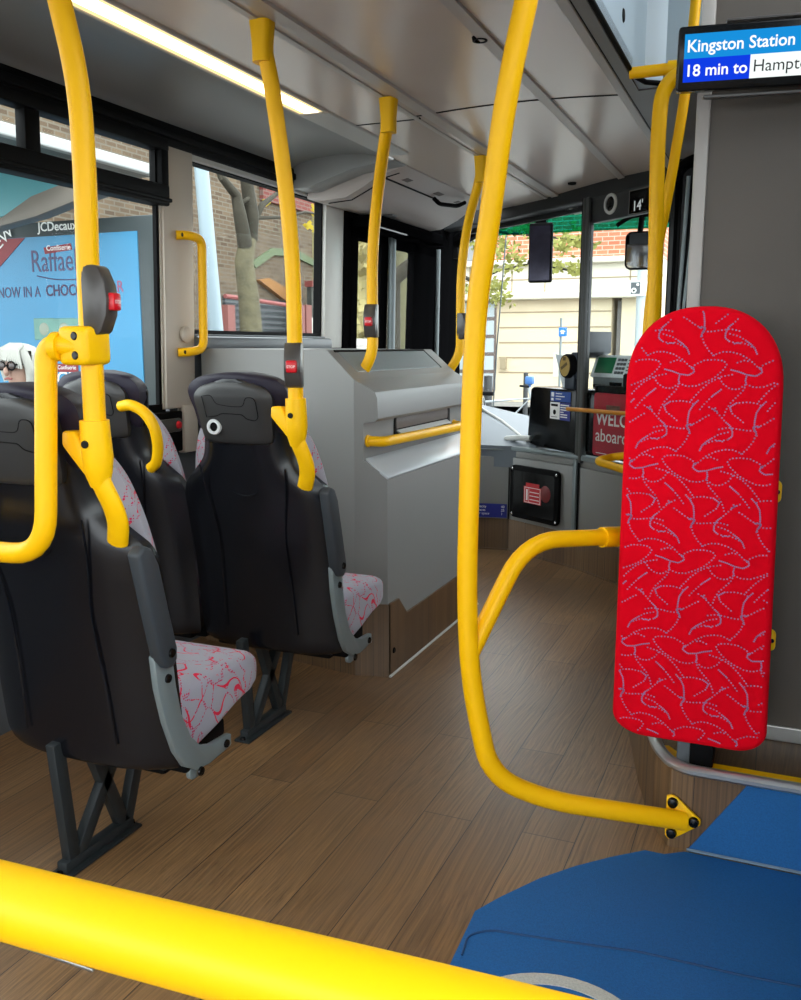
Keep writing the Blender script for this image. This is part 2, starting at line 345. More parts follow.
# window 1 with opening hopper
w1 = thing('window_1', None, None, (XL, 1.0, 0.96)); w1['kind'] = 'structure'
bm = B(); wbox(bm, YB, 2.80, 0.955, 0.985, -0.012, 0.006); wbox(bm, YB, 2.80, 1.905, 1.93, -0.012, 0.012); wbox(bm, 2.765, 2.785, 0.955, 1.93, -0.012, 0.004); wbox(bm, 0.7, 0.74, 0.955, 1.93, -0.012, 0.004)
obj('window_frame', bm, BLK, w1)
bm = B(); wbox(bm, YB, 2.81, 1.700, 1.772, -0.03, 0.034, .006); wbox(bm, YB, 2.81, 1.890, 1.93, -0.03, 0.034, .006); wbox(bm, 2.772, 2.812, 1.700, 1.93, -0.03, 0.030, .006)
wbox(bm, YB, 2.812, 1.712, 1.726, 0.02, 0.044, .004); wbox(bm, 2.145, 2.205, 1.77, 1.90, -0.02, 0.02, .004)
obj('hopper_frame', bm, BLK, w1, 40)
bm = B(); wbox(bm, YB, 2.80, 0.96, 1.92, -0.013, -0.010); obj('pane', bm, GLASS, w1)
# window 2
w2 = thing('window_2', None, None, (XL, 3.5, 1.2)); w2['kind'] = 'structure'
bm = B(); wbox(bm, 2.965, 4.06, 1.89, 1.93, -0.04, 0.016, .004); obj('window_head', bm, PALE, w2)
bm = B(); wbox(bm, 2.965, 4.06, 1.245, 1.262, -0.04, 0.0); wbox(bm, 4.042, 4.058, 1.245, 1.92, -0.04, 0.0); wbox(bm, 2.965, 2.975, 1.245, 1.92, -0.04, 0.0); wbox(bm, 2.965, 4.06, 1.885, 1.893, -0.04, 0.0); obj('window_frame', bm, BLK, w2)
bm = B(); wbox(bm, 2.965, 4.10, 1.178, 1.238, -0.04, 0.045, .015); wbox(bm, 2.965, 4.10, 1.238, 1.246, -0.04, 0.02, .003); obj('window_sill', bm, PANEL2, w2, 40)
bm = B(); wbox(bm, 2.965, 4.06, 1.2, 1.92, -0.034, -0.030); obj('pane', bm, GLASS, w2)

# right wall with its own windows beside and behind the camera
bm = B(); box(bm, XR, XR + .06, YB, 6.2, -0.05, 0.85); box(bm, XR, XR + .06, YB, 6.2, 1.85, 2.1)
for a, b in ((0.35, 0.5), (1.25, 3.2)): box(bm, XR, XR + .06, a, b, 0.85, 1.85)
struct('wall_right', bm, PANEL2)
w3 = thing('window_3', None, None, (XR, 0.5, .85)); w3['kind'] = 'structure'
bm = B(); box(bm, XR + .02, XR + .024, YB, 2.0, .85, 1.85); obj('pane', bm, GLASS, w3)

# ceiling: cove, panels, centre panel, strips, stairwell opening
def sweep_y(bm, prof, y0, y1, mi=None):
    for (a, b) in zip(prof[:-1], prof[1:]):
        quad(bm, [(a[0], y0, a[1]), (b[0], y0, b[1]), (b[0], y1, b[1]), (a[0], y1, a[1])], mi)
    bmesh.ops.remove_doubles(bm, verts=bm.verts, dist=1e-5)
cv = B(); pr = [(-2.115, 1.965), (-2.10, 1.985), (-2.06, 2.005), (-1.98, 2.022), (-1.88, 2.03), (-1.76, 2.026), (-1.67, 2.008), (-1.60, 1.984)]
sweep_y(cv, pr, YB, 4.35); struct('ceiling_cove', cv, COVE, 60)
bm = B(); box(bm, -1.485, -1.26, YB, 3.118, ZC, ZC + .03); box(bm, -1.485, -1.26, 3.124, 5.36, ZC, ZC + .03)
box(bm, -1.60, -1.485, 3.62, 5.4, ZC + .002, ZC + .03)
arch = [(-1.245 + (0.70) * i / 14, ZC + 0.004 + 0.012 * math.sin(math.pi * i / 14)) for i in range(15)]
for (ya, yb) in ((YB, 3.092), (3.098, 5.7)):
    prism(bm, arch + [(-0.545, ZC + .06), (-1.245, ZC + .06)], 'y', ya, yb)
struct('ceiling', bm, CEIL, 30)
bm = B(); box(bm, -1.262, -1.243, YB, 5.5, ZC - .001, ZC + .05); box(bm, -1.215, -1.17, YB, 5.45, ZC - .002, ZC + .02, .001); box(bm, -0.545, -0.515, YB, 4.6, ZC - .003, ZC + .05, .003)
box(bm, -0.80, -0.765, YB, 4.7, ZC + .006, ZC + .03, .001)
struct('trim_7', bm, CEIL2)
bm = B(); box(bm, -1.50, -1.24, 3.114, 3.126, ZC - .001, ZC + .04); prism(bm, [(x, z - .0015) for x, z in arch] + [(-.545, ZC + .07), (-1.245, ZC + .07)], 'y', 3.089, 3.101); box(bm, -0.516, -0.511, YB, 4.6, ZC + .0, ZC + .05); struct('trim_8', bm, BLK)
# stairwell soffit and box above it
bm = B(); box(bm, -0.511, -0.478, YB, 4.7, ZC, ZC + .06); box(bm, -0.478, XR, 3.06, 4.7, ZC, ZC + .06)
struct('ceiling_stairwell_soffit', bm, mat('soffit_grey', srgb(112, 108, 104), 0.4))
bm = B()
prism(bm, [(-0.478, 0.2), (-0.478, 2.92), (-0.455, 3.01), (-0.40, 3.065), (XR, 3.075), (XR, 3.115), (-0.42, 3.115), (-0.50, 3.06), (-0.518, 2.95), (-0.518, 0.2)], 'z', ZC + .005, 2.75)
box(bm, -0.5, XR, 0.1, 3.12, 2.75, 2.79); box(bm, -0.5, XR, 0.1, 0.2, ZC + .05, 2.75)
sw = struct('wall_stairwell', bm, BLUEGREY, 30)
bm = B(); tube(bm, [(-0.474, 0.2, ZC + .01), (-0.474, 2.92, ZC + .01), (-0.450, 3.005, ZC + .01), (-0.39, 3.055, ZC + .01), (XR, 3.06, ZC + .01)], 0.008, 0, seg=10); struct('trim_9', bm, BLK, 40)
kh = B(); lathe(kh, [(0.0, 0.003), (0.016, 0.003), (0.019, 0.0), (0.019, -0.004)], axes((-0.478, 2.735, 2.11), (0, 1, 0), (0, 0, 1), (1, 0, 0)))
single('panel_lock', kh, BLK, 'small black round lock on the blue grey stairwell panel at the top', 'lock', smooth=40)

# roof light strips
LEDE = emit('led_edge_glow', (1.0, .78, .36, 1), 1.25)
def light(name, x0, x1, y0, y1, label):
    t = thing(name, label, 'light', ((x0 + x1) / 2, (y0 + y1) / 2, ZC - .006))
    bm = B(); box(bm, x0 - .010, x0, y0, y1, ZC - .008, ZC + .03, .002); box(bm, x1, x1 + .010, y0, y1, ZC - .008, ZC + .03, .002); box(bm, x0 - .01, x1 + .01, y1, y1 + .012, ZC - .008, ZC + .03, .002); box(bm, x0 - .01, x1 + .01, y0 - .012, y0, ZC - .008, ZC + .03, .002)
    obj('frame', bm, CEIL2, t)
    bm = B(); q_ = (x1 - x0) * .20; box(bm, x0 + q_, x1 - q_, y0, y1, ZC - .0045, ZC + .01); obj('lamp_core', bm, LED, t)
    bm = B(); box(bm, x0, x0 + q_, y0, y1, ZC - .004, ZC + .01); box(bm, x1 - q_, x1, y0, y1, ZC - .004, ZC + .01); obj('diffuser', bm, LEDE, t)
light('ceiling_light', -1.590, -1.497, 0.55, 2.88, 'long warm white lit light strip along the left of the ceiling')
bm = B(); box(bm, -1.60, -1.488, 2.895, 3.62, ZC - .008, ZC + .02, .004); box(bm, -1.60, -1.488, YB, .53, ZC - .008, ZC + .02, .004); struct('trim_10', bm, PALE)
# unseen strips behind the camera, added to brighten the saloon
light('ceiling_light', -1.590, -1.497, -2.0, 0.45, 'added unseen warm white light strip in the ceiling behind the photographer')
light('ceiling_light', 0.10, 0.19, -2.0, 0.0, 'added unseen warm white light strip above the right hand wall behind the photographer')
bm = B(); box(bm, -0.43, XR, YB, 0.1, ZC, ZC + .05); struct('ceiling_right', bm, CEIL)

# wheel-arch console beside the entrance
cs = thing('luggage_console', 'grey moulded wheel arch console with luggage ledge in front of the seats', 'console', (-1.7, 3.5, 0))
LB, UB = 0.20, 1.17
def prof_solid(): return [(-2.10, 1.165), (-1.72, 1.130), (-1.37, 1.062), (-1.325, 1.045), (-1.305, 1.015), (-1.302, 0.93), (-1.29, 0.80), (-1.28, 0.745), (-1.27, 0.72), (-1.27, 0.0), (-2.14, 0.0)]
XC = -1.385; YC = 3.92
def rear_y(x): return 3.0 - 0.138 * (x + 2.15) / (XC + 2.15) if x <= XC else 2.862 + .030 * (x - XC) / .115
PA = [(-2.11, 1.190), (-1.50, 1.185), (XC, 1.085), (XC, 0.0), (-2.14, 0.0)]
PB = [(XC, 1.085), (-1.325, 1.050), (-1.312, 1.040), (-1.304, 1.018), (-1.302, 0.948), (-1.312, 0.938), (-1.352, 0.932), (-1.354, 0.80), (-1.276, 0.745), (-1.27, 0.72), (-1.27, 0.0), (XC, 0.0)]
bm = B()
for PR_ in (PA, PB): loft(bm, [[(x, rear_y(x), z) for x, z in PR_], [(x, YC, z) for x, z in PR_]])
obj('body', bm, PANEL, cs, 24)
bm = B(); prism(bm, [(-1.352, .806), (-1.274, .751), (-1.264, .741), (-1.267, .733), (-1.35, .79)], 'y', 2.885, YC, .002); obj('ledge', bm, mat('pale_ledge_plastic', srgb(178, 184, 188), 0.3), cs, 40)
bm = B()
prism(bm, [(-1.490, 1.1795), (-1.410, 1.110), (-1.412, 1.100), (-1.492, 1.170)], 'y', 2.95, 3.80, .003); obj('top_panel', bm, mat('speckled_grey_panel', srgb(120, 128, 130), 0.5, var=0.35, vscale=320), cs)
bm = B(); prism(bm, [(-1.492, 1.1815), (-1.408, 1.1085), (-1.41, 1.10), (-1.494, 1.17)], 'y', 3.80, 3.812); prism(bm, [(-1.496, 1.1865), (-1.490, 1.1805), (-1.492, 1.17), (-1.498, 1.176)], 'y', 2.93, 3.812); obj('panel_seam', bm, BLK, cs)
bm = B(); prism(bm, rrect(0.62, 0.085, 0.02, 4, 3.45, 0.895), 'x', -1.360, -1.3475, .002); obj('vent_surround', bm, BLK, cs, 40)
bm = B(); prism(bm, rrect(0.57, 0.046, 0.012, 4, 3.435, 0.912), 'x', -1.35, -1.3445, .001); obj('vent_grille', bm, mat('brown_vent_mesh', srgb(96, 88, 84), 0.5, var=0.4, vscale=200), cs, 40)
bm = B(); prism(bm, [(-1.349, .885), (-1.328, .872), (-1.330, .866), (-1.351, .878)], 'y', 3.16, 3.72, .002); obj('vent_lip', bm, PALE, cs)
bm = B(); prism(bm, [(2.887, 0.0), (2.887, .275), (2.98, .275), (3.06, .20), (3.92, .20), (3.92, 0.0)], 'x', -1.272, -1.262)
for (p, q) in (((-2.14, 2.992), (-1.385, 2.855)), ((-1.385, 2.855), (-1.262, 2.887))):
    loft(bm, [[(p[0], p[1], 0), (q[0], q[1], 0), (q[0], q[1] + .012, 0), (p[0], p[1] + .012, 0)], [(p[0], p[1], .275), (q[0], q[1], .275), (q[0], q[1] + .012, .275), (p[0], p[1] + .012, .275)]])
struct('baseboard_left', bm, WOODV)
bm = B(); tube(bm, [(-1.258, 2.885, .003), (-1.258, 3.92, .003)], .005, seg=8); struct('trim_11', bm, PALE)
bm = B(); lathe(bm, [(0, .004), (.009, .004), (.012, 0)], axes((-1.262, 2.93, .09), (0, 1, 0), (0, 0, 1), (1, 0, 0)), 12); struct('trim_12', bm, BLK)
# console hand rail
hr = thing('console_handrail', 'short yellow hand rail along the recess of the grey console', 'handrail', (-1.33, 3.4, .85))
bm = B(); tube(bm, [(-1.350, 2.905, .866), (-1.300, 2.925, .863), (-1.300, 3.80, .850), (-1.350, 3.82, .852)], .0185, .04); obj('rail', bm, YEL, hr, 40)
bm = B()
for y, z in ((2.905, .866), (3.82, .852)): bm = B(); lathe(bm, [(.022, -.003), (.022, .003), (.0195, .005)], axes((-1.350, y, z), (0, 1, 0), (0, 0, 1), (1, 0, 0)), 16); obj('mounting_flange', bm, YEL, hr, 40)

# entrance door (folding leaves) in the left wall ahead of the console
d1 = thing('door_1', None, None, (XL, 5.0, 0)); d1['kind'] = 'structure'
bm = B(); wbox(bm, 4.25, 4.31, 0, 1.90, -.05, .03, .006); wbox(bm, 4.31, 5.72, 1.845, 1.93, -.05, .04); wbox(bm, 5.60, 5.80, 0, 2.0, -.05, .05, .01); obj('door_frame', bm, DOORBLK, d1, 40)
for (y0, y1, nm) in ((4.355, 4.80, 0), (4.805, 5.58, 1)):
    lf = B(); rim = .075
    wbox(lf, y0, y0 + (.02 if nm else rim), .05, 1.84, -.03, .02, .006); wbox(lf, y1 - rim - (.29 if nm else 0), y1, .05, 1.84, -.03, .02, .008); wbox(lf, y0, y1, .05, .15, -.03, .02, .006); wbox(lf, y0, y1, 1.755, 1.84, -.03, .02, .006)
    l = obj('door_leaf', lf, DOORBLK, d1, 40)
    bm = B(); wbox(bm, y0 + .03, y1 - .03, .1, 1.8, -.006, -.002); obj('pane', bm, GLASS, l)
bm = B(); tube(bm, [(XL + .05, 4.805, 0.1), (XL + .075, 4.805, 1.86)], .022, seg=10); tube(bm, [(XL + .075, 5.48, 0.1), (XL + .10, 5.48, 1.86)], .014, seg=10); obj('door_shaft', bm, STEEL, d1, 40)
# door mechanism cover in the ceiling corner
dc = thing('door_gear_cover', 'beige hinged cover over the door gear at the ceiling above the entrance', 'cover', (-1.8, 4.4, 1.86))
pc = [(-2.10, 1.875), (-2.02, 1.862), (-1.90, 1.870), (-1.80, 1.915), (-1.74, 1.955), (-1.60, 1.985), (-1.60, 2.04), (-2.10, 2.04)]
bm = B(); prism(bm, pc, 'y', 3.86, 5.12, .004); obj('cover', bm, mat('beige_cover_plastic', srgb(176, 166, 160), 0.4), dc, 35)
bm = B(); ins = [(p[0], p[1] - .0025) for p in pc[:6]]
prism(bm, [(-2.02, 1.8585), (-1.90, 1.8665), (-1.80, 1.9115), (-1.74, 1.9515), (-1.66, 1.9695), (-1.66, 1.975), (-1.74, 1.957), (-1.80, 1.917), (-1.90, 1.872), (-2.02, 1.864)], 'y', 3.92, 3.928); prism(bm, [(-1.735, 1.9515), (-1.728, 1.953), (-1.728, 1.96), (-1.735, 1.96)], 'y', 3.92, 4.62); obj('seam', bm, BLK, dc)
NOTI = mat('door_notice', srgb(90, 80, 76), .5, var=.6, vscale=120)
for (y, w, h, s) in ((4.08, .07, .032, 0), (4.50, .09, .03, 0), (4.80, .07, .03, 0)):
    bm = B(); box(bm, -w / 2, w / 2, -h / 2, h / 2, -.004, .0, 0, M=axes((-1.685, y, 1.9655), (0, 1, 0), (1, 0, .21), (.21, 0, -1))); obj('notice', bm, NOTI, dc)
bm = B(); tube(bm, [(-1.72, 4.52, 1.95), (-1.70, 4.55, 1.925), (-1.66, 4.72, 1.935), (-1.64, 4.78, 1.96)], .011, .03, seg=10); obj('pull_handle', bm, BLK, dc, 40)
bm = B(); box(bm, -1.955, -1.9, 4.40, 4.46, 1.858, 1.866, 0); obj('vent_grid', bm, PANEL2, dc)
bm = B(); box(bm, -2.09, -1.95, 4.32, 5.3, 1.80, 1.862, .01); 
for k, y in enumerate((4.36, 4.6, 5.0)): tube(bm, [(-2.02, y, 1.80), (-1.98, y + .12, 1.775), (-1.96, y + .3, 1.79)], .012, .03, seg=8)
obj('door_gear', bm, DOORBLK, dc, 40)
bm = B(); tube(bm, [(-1.955, 4.28, 1.80), (-1.955, 4.72, 1.80)], .006, seg=8); obj('drive_rod', bm, CHROME, dc, 40)
bm = B(); prism(bm, [(-2.11, 1.90), (-2.02, 1.90), (-1.80, 1.965), (-1.60, 1.985), (-1.60, 2.04), (-2.11, 2.04)], 'y', 4.05 - .33, 3.855, .004); struct('trim_13', bm, COVE, 35)
# front header beam, windscreen and dash
def wall_along(bm, pts, z0, z1, th, bev=0.0, mi=None):
    """thin vertical wall following a plan polyline, thickness th to its left"""
    P = [Vector((p[0], p[1])) for p in pts]; off = []
    for i, p in enumerate(P):
        d = Vector((0, 0))
        if i > 0: d += (P[i] - P[i - 1]).normalized()
        if i < len(P) - 1: d += (P[i + 1] - P[i]).normalized()
        d.normalize(); off.append(p + Vector((-d.y, d.x)) * th)
    prism(bm, [tuple(p) for p in P] + [tuple(p) for p in off[::-1]], 'z', z0, z1, bev, mi=mi)
bm = B(); hd = [(-2.12, 5.66), (-1.60, 5.30), (-0.98, 4.78), (-0.42, 4.26), (0.34, 3.6)]
wall_along(bm, hd, 1.93, 2.12, .10, .01); wall_along(bm, [(-2.0, 5.72), (-1.60, 5.42), (-0.98, 4.90)], 1.905, 1.94, .03, .006)
struct('trim_14', bm, mat('dark_header_beam', srgb(40, 42, 43), .45, spec=.3))
bm = B(); box(bm, -2.16, XR, 5.9, 6.05, 2.045, 2.16); box(bm, -2.17, -2.10, 5.75, 6.05, -.05, 2.1); box(bm, -2.17, XR, 5.9, 6.05, -0.05, .50); struct('wall_front', bm, DOORBLK)
ws = thing('window_4', None, None, (-1.0, 5.98, .6)); ws['kind'] = 'structure'
bm = B(); box(bm, -2.12, XR, 5.975, 5.98, .5, 2.045); obj('pane', bm, GLASS, ws)
bm = B(); box(bm, -2.12, XR, 5.965, 5.972, 1.925, 2.045); obj('sun_band', bm, TEALGL, ws)
bm = B(); tube(bm, [(-2.10, 5.94, 1.78), (-2.12, 5.94, 1.88), (-1.95, 5.9, 1.96)], .05, .05, seg=8); obj('corner_gasket', bm, BLK, ws, 40)
bm = B(); tube(bm, [(-1.83, 5.95, .55), (-1.80, 5.95, 1.2), (-1.75, 5.95, 1.92)], .005, seg=8); obj('wiper_wire', bm, STEEL, ws)
# dash top under the windscreen
da = thing('dashboard', 'pale grey dashboard shelf under the windscreen beside the entrance', 'dashboard', (-1.5, 5.5, 0))
bm = B()
pl = [at(476, 446, 'y', 5.06), at(527, 447, 'y', 5.06)]
loft(bm, [[(-1.72, 5.06, .50), (-1.28, 5.06, .50), (-1.28, 5.06, .625), (-1.72, 5.06, .625)],
          [(-2.09, 5.88, .51), (-1.15, 5.88, .51), (-1.15, 5.88, .66), (-2.02, 5.88, .835)]])
obj('top', bm, mat('pale_blue_grey_dash', srgb(104, 112, 120), .5), da, 30)
bm = B(); tube(bm, [(-2.00, 5.88, .845), (-1.62, 5.50, .73), (-1.36, 5.14, .645)], .010, seg=8); obj('rim', bm, PALE, da, 40)
bm = B(); tube(bm, [(-1.50, 5.18, .655), (-1.40, 5.12, .67), (-1.33, 5.10, .67)], .017, .03, seg=10); obj('grip', bm, PALE, da, 40)
# cab front panels (under the dash and the assault screen)
CABP = [(-1.95, 4.99), (-1.66, 5.04), (-1.445, 5.075), (-0.98, 4.775), (-0.70, 4.515), (-0.46, 4.05)]
bm = B(); wall_along(bm, CABP, .19, .56, .05, .004); wall_along(bm, [(p[0], p[1] + .012) for p in CABP], .56, .60, .05, .004)
struct('wall_cab', bm, PANEL, 35)
bm = B(); wall_along(bm, [(p[0], p[1] + .006) for p in CABP], .0, .192, .05); wall_along(bm, [(p[0] - .004, p[1] - .004) for p in CABP], 0, .01, .01); struct('baseboard_cab', bm, WOODV)
bm = B(); wall_along(bm, [(-1.85, 5.0), (-1.66, 5.03), (-1.445, 5.065)], .598, .606, .03, .002); wall_along(bm, [(p[0] - .005, p[1] - .005) for p in CABP[2:]], .60, .625, .06, .006); struct('trim_15', bm, STEEL, 35)
bm = B()
for (p, w) in (((-1.445, 5.068), .002), ((-0.975, 4.765), .005)): box(bm, p[0] - w, p[0] + w, p[1] - .006, p[1] + .01, .19, .60)
struct('trim_16', bm, BLK)
# assault screen post and glass
ux = Vector((-0.98 + 0.70, 4.775 - 4.515, 0)).normalized(); ux = Vector((0.7325, -0.6807, 0))   # along the cab panel towards the right
nx = Vector((-0.6807, -0.7325, 0))                                                              # facing the saloon
def cab(s, z, d=0.0):
    """point on the cab screen: s metres right of the post, d out towards the saloon"""
    p = Vector((-0.985, 4.775, z)) + ux * s + nx * d; return p
def cabM(s, z, d=0.0): return axes(cab(s, z, d), ux, (0, 0, 1), nx)
sc_ = thing('assault_screen', 'clear assault screen in a grey frame between the driver cab and saloon', 'screen', cab(0.2, .6))
bm = B(); box(bm, -.026, .004, .0, 1.36, -.05, .004, .005, M=cabM(0, .585)); box(bm, .008, .034, .0, 1.36, -.03, .008, .005, M=cabM(0, .585)); obj('post', bm, mat('screen_post_grey', srgb(66, 68, 67), .4), sc_, 40)
bm = B(); box(bm, -.032, -.0265, .0, 1.36, -.05, .002, 0, M=cabM(0, .585)); box(bm, .003, .009, .0, 1.36, -.04, .002, 0, M=cabM(0, .585)); obj('post_gasket', bm, BLK, sc_)
bm = B(); box(bm, .034, .60, 0, 1.30, -.012, -.006, 0, M=cabM(0, .62)); obj('pane', bm, SCREENGL, sc_)
bm = B(); box(bm, .034, .62, 0, .022, -.03, .006, .003, M=cabM(0, .60)); obj('sill', bm, STEEL, sc_)
bm = B(); box(bm, -.03, .004, -.40, 0.0, -.004, .012, .004, M=cabM(.002, .60)); obj('post_foot', bm, STEEL, sc_, 40)

# clock and camera panel in the header over the screen
cp = thing('header_panel', 'dark header panel with round camera ring and clock above the cab screen', 'panel', cab(.2, 1.83))
bm = B(); box(bm, .035, .75, 0, .13, -.05, -.01, .004, M=cabM(0, 1.815)); obj('panel', bm, mat('dark_header', srgb(46, 48, 50), .4), cp)
bm = B(); lathe(bm, [(.036, 0), (.036, .008), (.048, .008), (.051, 0)], cabM(.192, 1.890, -.010), 28); obj('camera_ring', bm, PALE, cp, 40)
bm = B(); lathe(bm, [(0, .006), (.027, .004), (.036, 0)], cabM(.192, 1.890, -.010), 24); obj('camera_lens', bm, GLOSSBLK, cp, 40)
bm = B(); box(bm, 0, .19, 0, .11, -.01, .002, .002, M=cabM(.336, 1.818, -.010)); obj('clock_window', bm, GLOSSBLK, cp)
bm = B()
for a in ((0, .19, 0, .002), (0, .19, .108, .110), (0, .002, 0, .11)): box(bm, a[0], a[1], a[2], a[3], .002, .003, M=cabM(.336, 1.818, -.010))
obj('clock_border', bm, PANEL, cp)
text('clock_digits', "14'", .066, cabM(.362, 1.832, -.0075), emit('clock_digits_glow', (.8, .85, .85, 1), .55), cp)
# ceiling camera dome
bm = B(); ball(bm, (-1.10, 5.02, 1.955), .042, (1.5, 1, .7), mi=0); lathe(bm, [(.06, -.02), (.05, .0), (.03, .02)], Matrix.Translation((-1.10, 5.02, 1.95)), 20)
single('dome_camera', bm, PALE, 'small white dome camera on the dark beam above the windscreen', 'camera', smooth=40)

# monitor hanging in front of the windscreen
mo = thing('interior_mirror', 'dark tall screen hanging at the top of the windscreen', 'screen', at(541, 250, 'y', 5.5))
a_, b_ = at(528, 283, 'y', 5.5), at(553, 222, 'y', 5.5)
bm = B(); box(bm, a_.x, b_.x, 5.49, 5.53, a_.z, b_.z, .012); obj('housing', bm, BLK, mo, 40)
bm = B(); box(bm, a_.x + .01, b_.x - .01, 5.486, 5.49, a_.z + .012, b_.z - .02, 0); obj('face', bm, mat('dark_reflective_face', srgb(58, 56, 70), .12, metal=.6, var=.5, vscale=18), mo)
bm = B(); box(bm, -1.44, -1.37, 5.5, 5.53, b_.z, 2.06, .005); box(bm, -1.43, -1.38, 5.5, 5.91, 2.05, 2.07, .004); obj('bracket', bm, BLK, mo)
# driver mirror seen through the screen
dm = thing('driver_mirror', 'black framed driver mirror seen through the screen beside the yellow pole', 'mirror', at(640, 250, 'y', 5.3))
a_, b_ = at(624, 270, 'y', 5.3), at(664, 230, 'y', 5.3)
bm = B(); prism(bm, rrect(b_.x - a_.x, b_.z - a_.z, .035, 5, (a_.x + b_.x) / 2, (a_.z + b_.z) / 2), 'y', 5.30, 5.34, .008); obj('housing', bm, BLK, dm, 40)
bm = B(); prism(bm, rrect(b_.x - a_.x - .02, b_.z - a_.z - .02, .028, 5, (a_.x + b_.x) / 2, (a_.z + b_.z) / 2), 'y', 5.296, 5.301); obj('glass', bm, mat('mirror_glass', srgb(150, 150, 152), .05, metal=1.0), dm)
q = at(640, 226, 'y', 5.32)
bm = B(); tube(bm, [(q.x - .13, 5.33, q.z + .01), (q.x - .05, 5.33, q.z + .06), (q.x + .12, 5.33, q.z + .06), (q.x + .16, 5.33, q.z + .02)], .012, .05, seg=10); tube(bm, [(q.x, 5.33, b_.z - .01), (q.x + .01, 5.33, q.z + .08), (q.x + .01, 5.9, 2.05)], .016, seg=10); obj('bracket', bm, BLK, dm, 40)

# ticket machine and card reader behind the screen
tm = thing('ticket_machine', 'grey ticket machine with green display behind the cab screen', 'ticket machine', cab(.16, .95, -.18))
Mt = axes(cab(.04, .945, -.10), ux, (0, -.35, 1), (nx.x, nx.y, .35))
bm = B(); box(bm, -.03, .29, .008, .075, -.14, 0, .008, M=cabM(0, .965, -.10)); obj('base', bm, mat('ticket_machine_grey', srgb(120, 128, 130), .4), tm, 40)
Mc = axes(cab(-.06, 1.038, -.10), ux, (-nx.x * .35, -nx.y * .35, 1), (nx.x, nx.y, .35))
bm = B(); box(bm, 0, .37, 0, .125, -.10, 0, .010, M=Mc); obj('console', bm, mat('ticket_machine_pale', srgb(228, 232, 234), .4), tm, 40)
bm = B(); box(bm, .035, .185, .022, .108, 0, .004, .001, M=Mc); obj('display', bm, mat('green_display', srgb(40, 116, 78), .25), tm)
bm = B()
for i in range(3):
    for j in range(4): box(bm, .205 + i * .026, .224 + i * .026, .02 + j * .023, .034 + j * .023, 0, .005, .001, M=Mc)
obj('keypad', bm, PANEL2, tm)
bm = B()
for j in range(5): box(bm, .29, .355, .02 + j * .018, .026 + j * .018, 0, .002, 0, M=Mc)
obj('notice_lines', bm, PANEL2, tm)
bm = B(); prism(bm, [(0, 0), (.14, 0), (.14, .065), (.03, .065)], 'x', 0, .15, .006, M=axes(cab(-.06, 1.135, -.19), nx, (0, 0, 1), ux)); obj('printer', bm, PANEL2, tm, 40)
bm = B(); box(bm, -.02, .08, .02, .035, 0, .004, 0, M=cabM(0, .965, -.10)); box(bm, .12, .22, .005, .05, 0, .003, 0, M=cabM(0, .965, -.10)); obj('slot', bm, BLK, tm)
pp = B(); box(pp, 0, .10, 0, .19, 0, .004, 0, M=axes(cab(-.36, .97, -.14), (ux + Vector((0, 0, -.1))), (-.25, 0, 1), nx)); single('paper_slip', pp, mat('pale_paper', srgb(205, 212, 216), .7), 'pale sheet leaning beside the ticket machine left of the screen post', 'paper')
# gloss black ticket unit in front, with card reader on a stalk
bu = thing('ticket_unit', 'gloss black cabinet carrying blue notices left of the screen post', 'cabinet', cab(-.22, .62))
bm = B(); prism(bm, [(-.545, 0), (-.035, 0), (-.035, .345), (-.485, .345), (-.515, .33)], 'y', -.16, .0, .012, M=axes(cab(0, .625, -.02), ux, nx, (0, 0, 1)) @ Matrix(((1, 0, 0, 0), (0, 1, 0, 0), (0, 0, 1, 0), (0, 0, 0, 1)))); obj('cabinet', bm, GLOSSBLK, bu, 40)
Mb = cabM(0, .625, -.018)
bm = B(); box(bm, -.298, -.105, .272, .328, 0, .003, M=Mb); obj('upper_notice', bm, NBLUE, bu, label='blue notice at the top of the cabinet')
bm = B(); box(bm, -.298, -.206, .175, .268, 0, .003, M=Mb); obj('white_notice', bm, WHITE, bu)
bm = B(); box(bm, -.203, -.105, .172, .268, 0, .003, M=Mb); obj('navy_notice', bm, NAVY, bu)
lb = B()
for j, w in enumerate((.06, .085, .05)): box(lb, -.245, -.245 + w, .314 - j * .015, .319 - j * .015, .003, .004, M=Mb)
box(lb, -.288, -.262, .298, .322, .003, .004, M=Mb); box(lb, -.288, -.266, .276, .29, .003, .004, M=Mb)
for j, w in enumerate((.08, .07, .08, .03, .065, .065)): box(lb, -.196, -.196 + w, .252 - j * .013, .258 - j * .013, .003, .004, M=Mb)
obj('print_lines', lb, WHITE, bu)
bm = B(); lathe(bm, [(0, 0.003), (.014, .003), (.014, .004)], axes(tuple(Mb @ Vector((-.252, .213, .001))), ux, (0, 0, 1), nx), 14); box(bm, -.288, -.222, .245, .258, .003, .004, M=Mb); box(bm, -.285, -.225, .185, .188, .003, .004, M=Mb); obj('print_mark', bm, BLK, bu)
cr = thing('card_reader', 'round gold faced card reader on a black stalk above the black cabinet', 'card reader', cab(-.09, .98, -.05))
bm = B(); box(bm, -.06, .03, 0, .10, -.05, .0, .008, M=cabM(-.16, .968, -.05)); box(bm, -.05, .06, .055, .20, -.06, -.01, .01, M=cabM(-.13, .968, -.05)); obj('stalk', bm, mat('dark_blue_grey_plastic', srgb(50, 58, 70), .4), cr, 40)
Mr = axes(cab(-.180, 1.092, -.03), (ux.x, ux.y, .0), (0, 0, 1), (nx.x - .35, nx.y + .2, .0))
bm = B(); t_ = Matrix.Diagonal((.62, .74, 1, 1)); lathe(bm, [(.085, -.05), (.09, -.005), (.082, .006)], Mr @ t_, 32); obj('ring', bm, BLK, cr, 40)
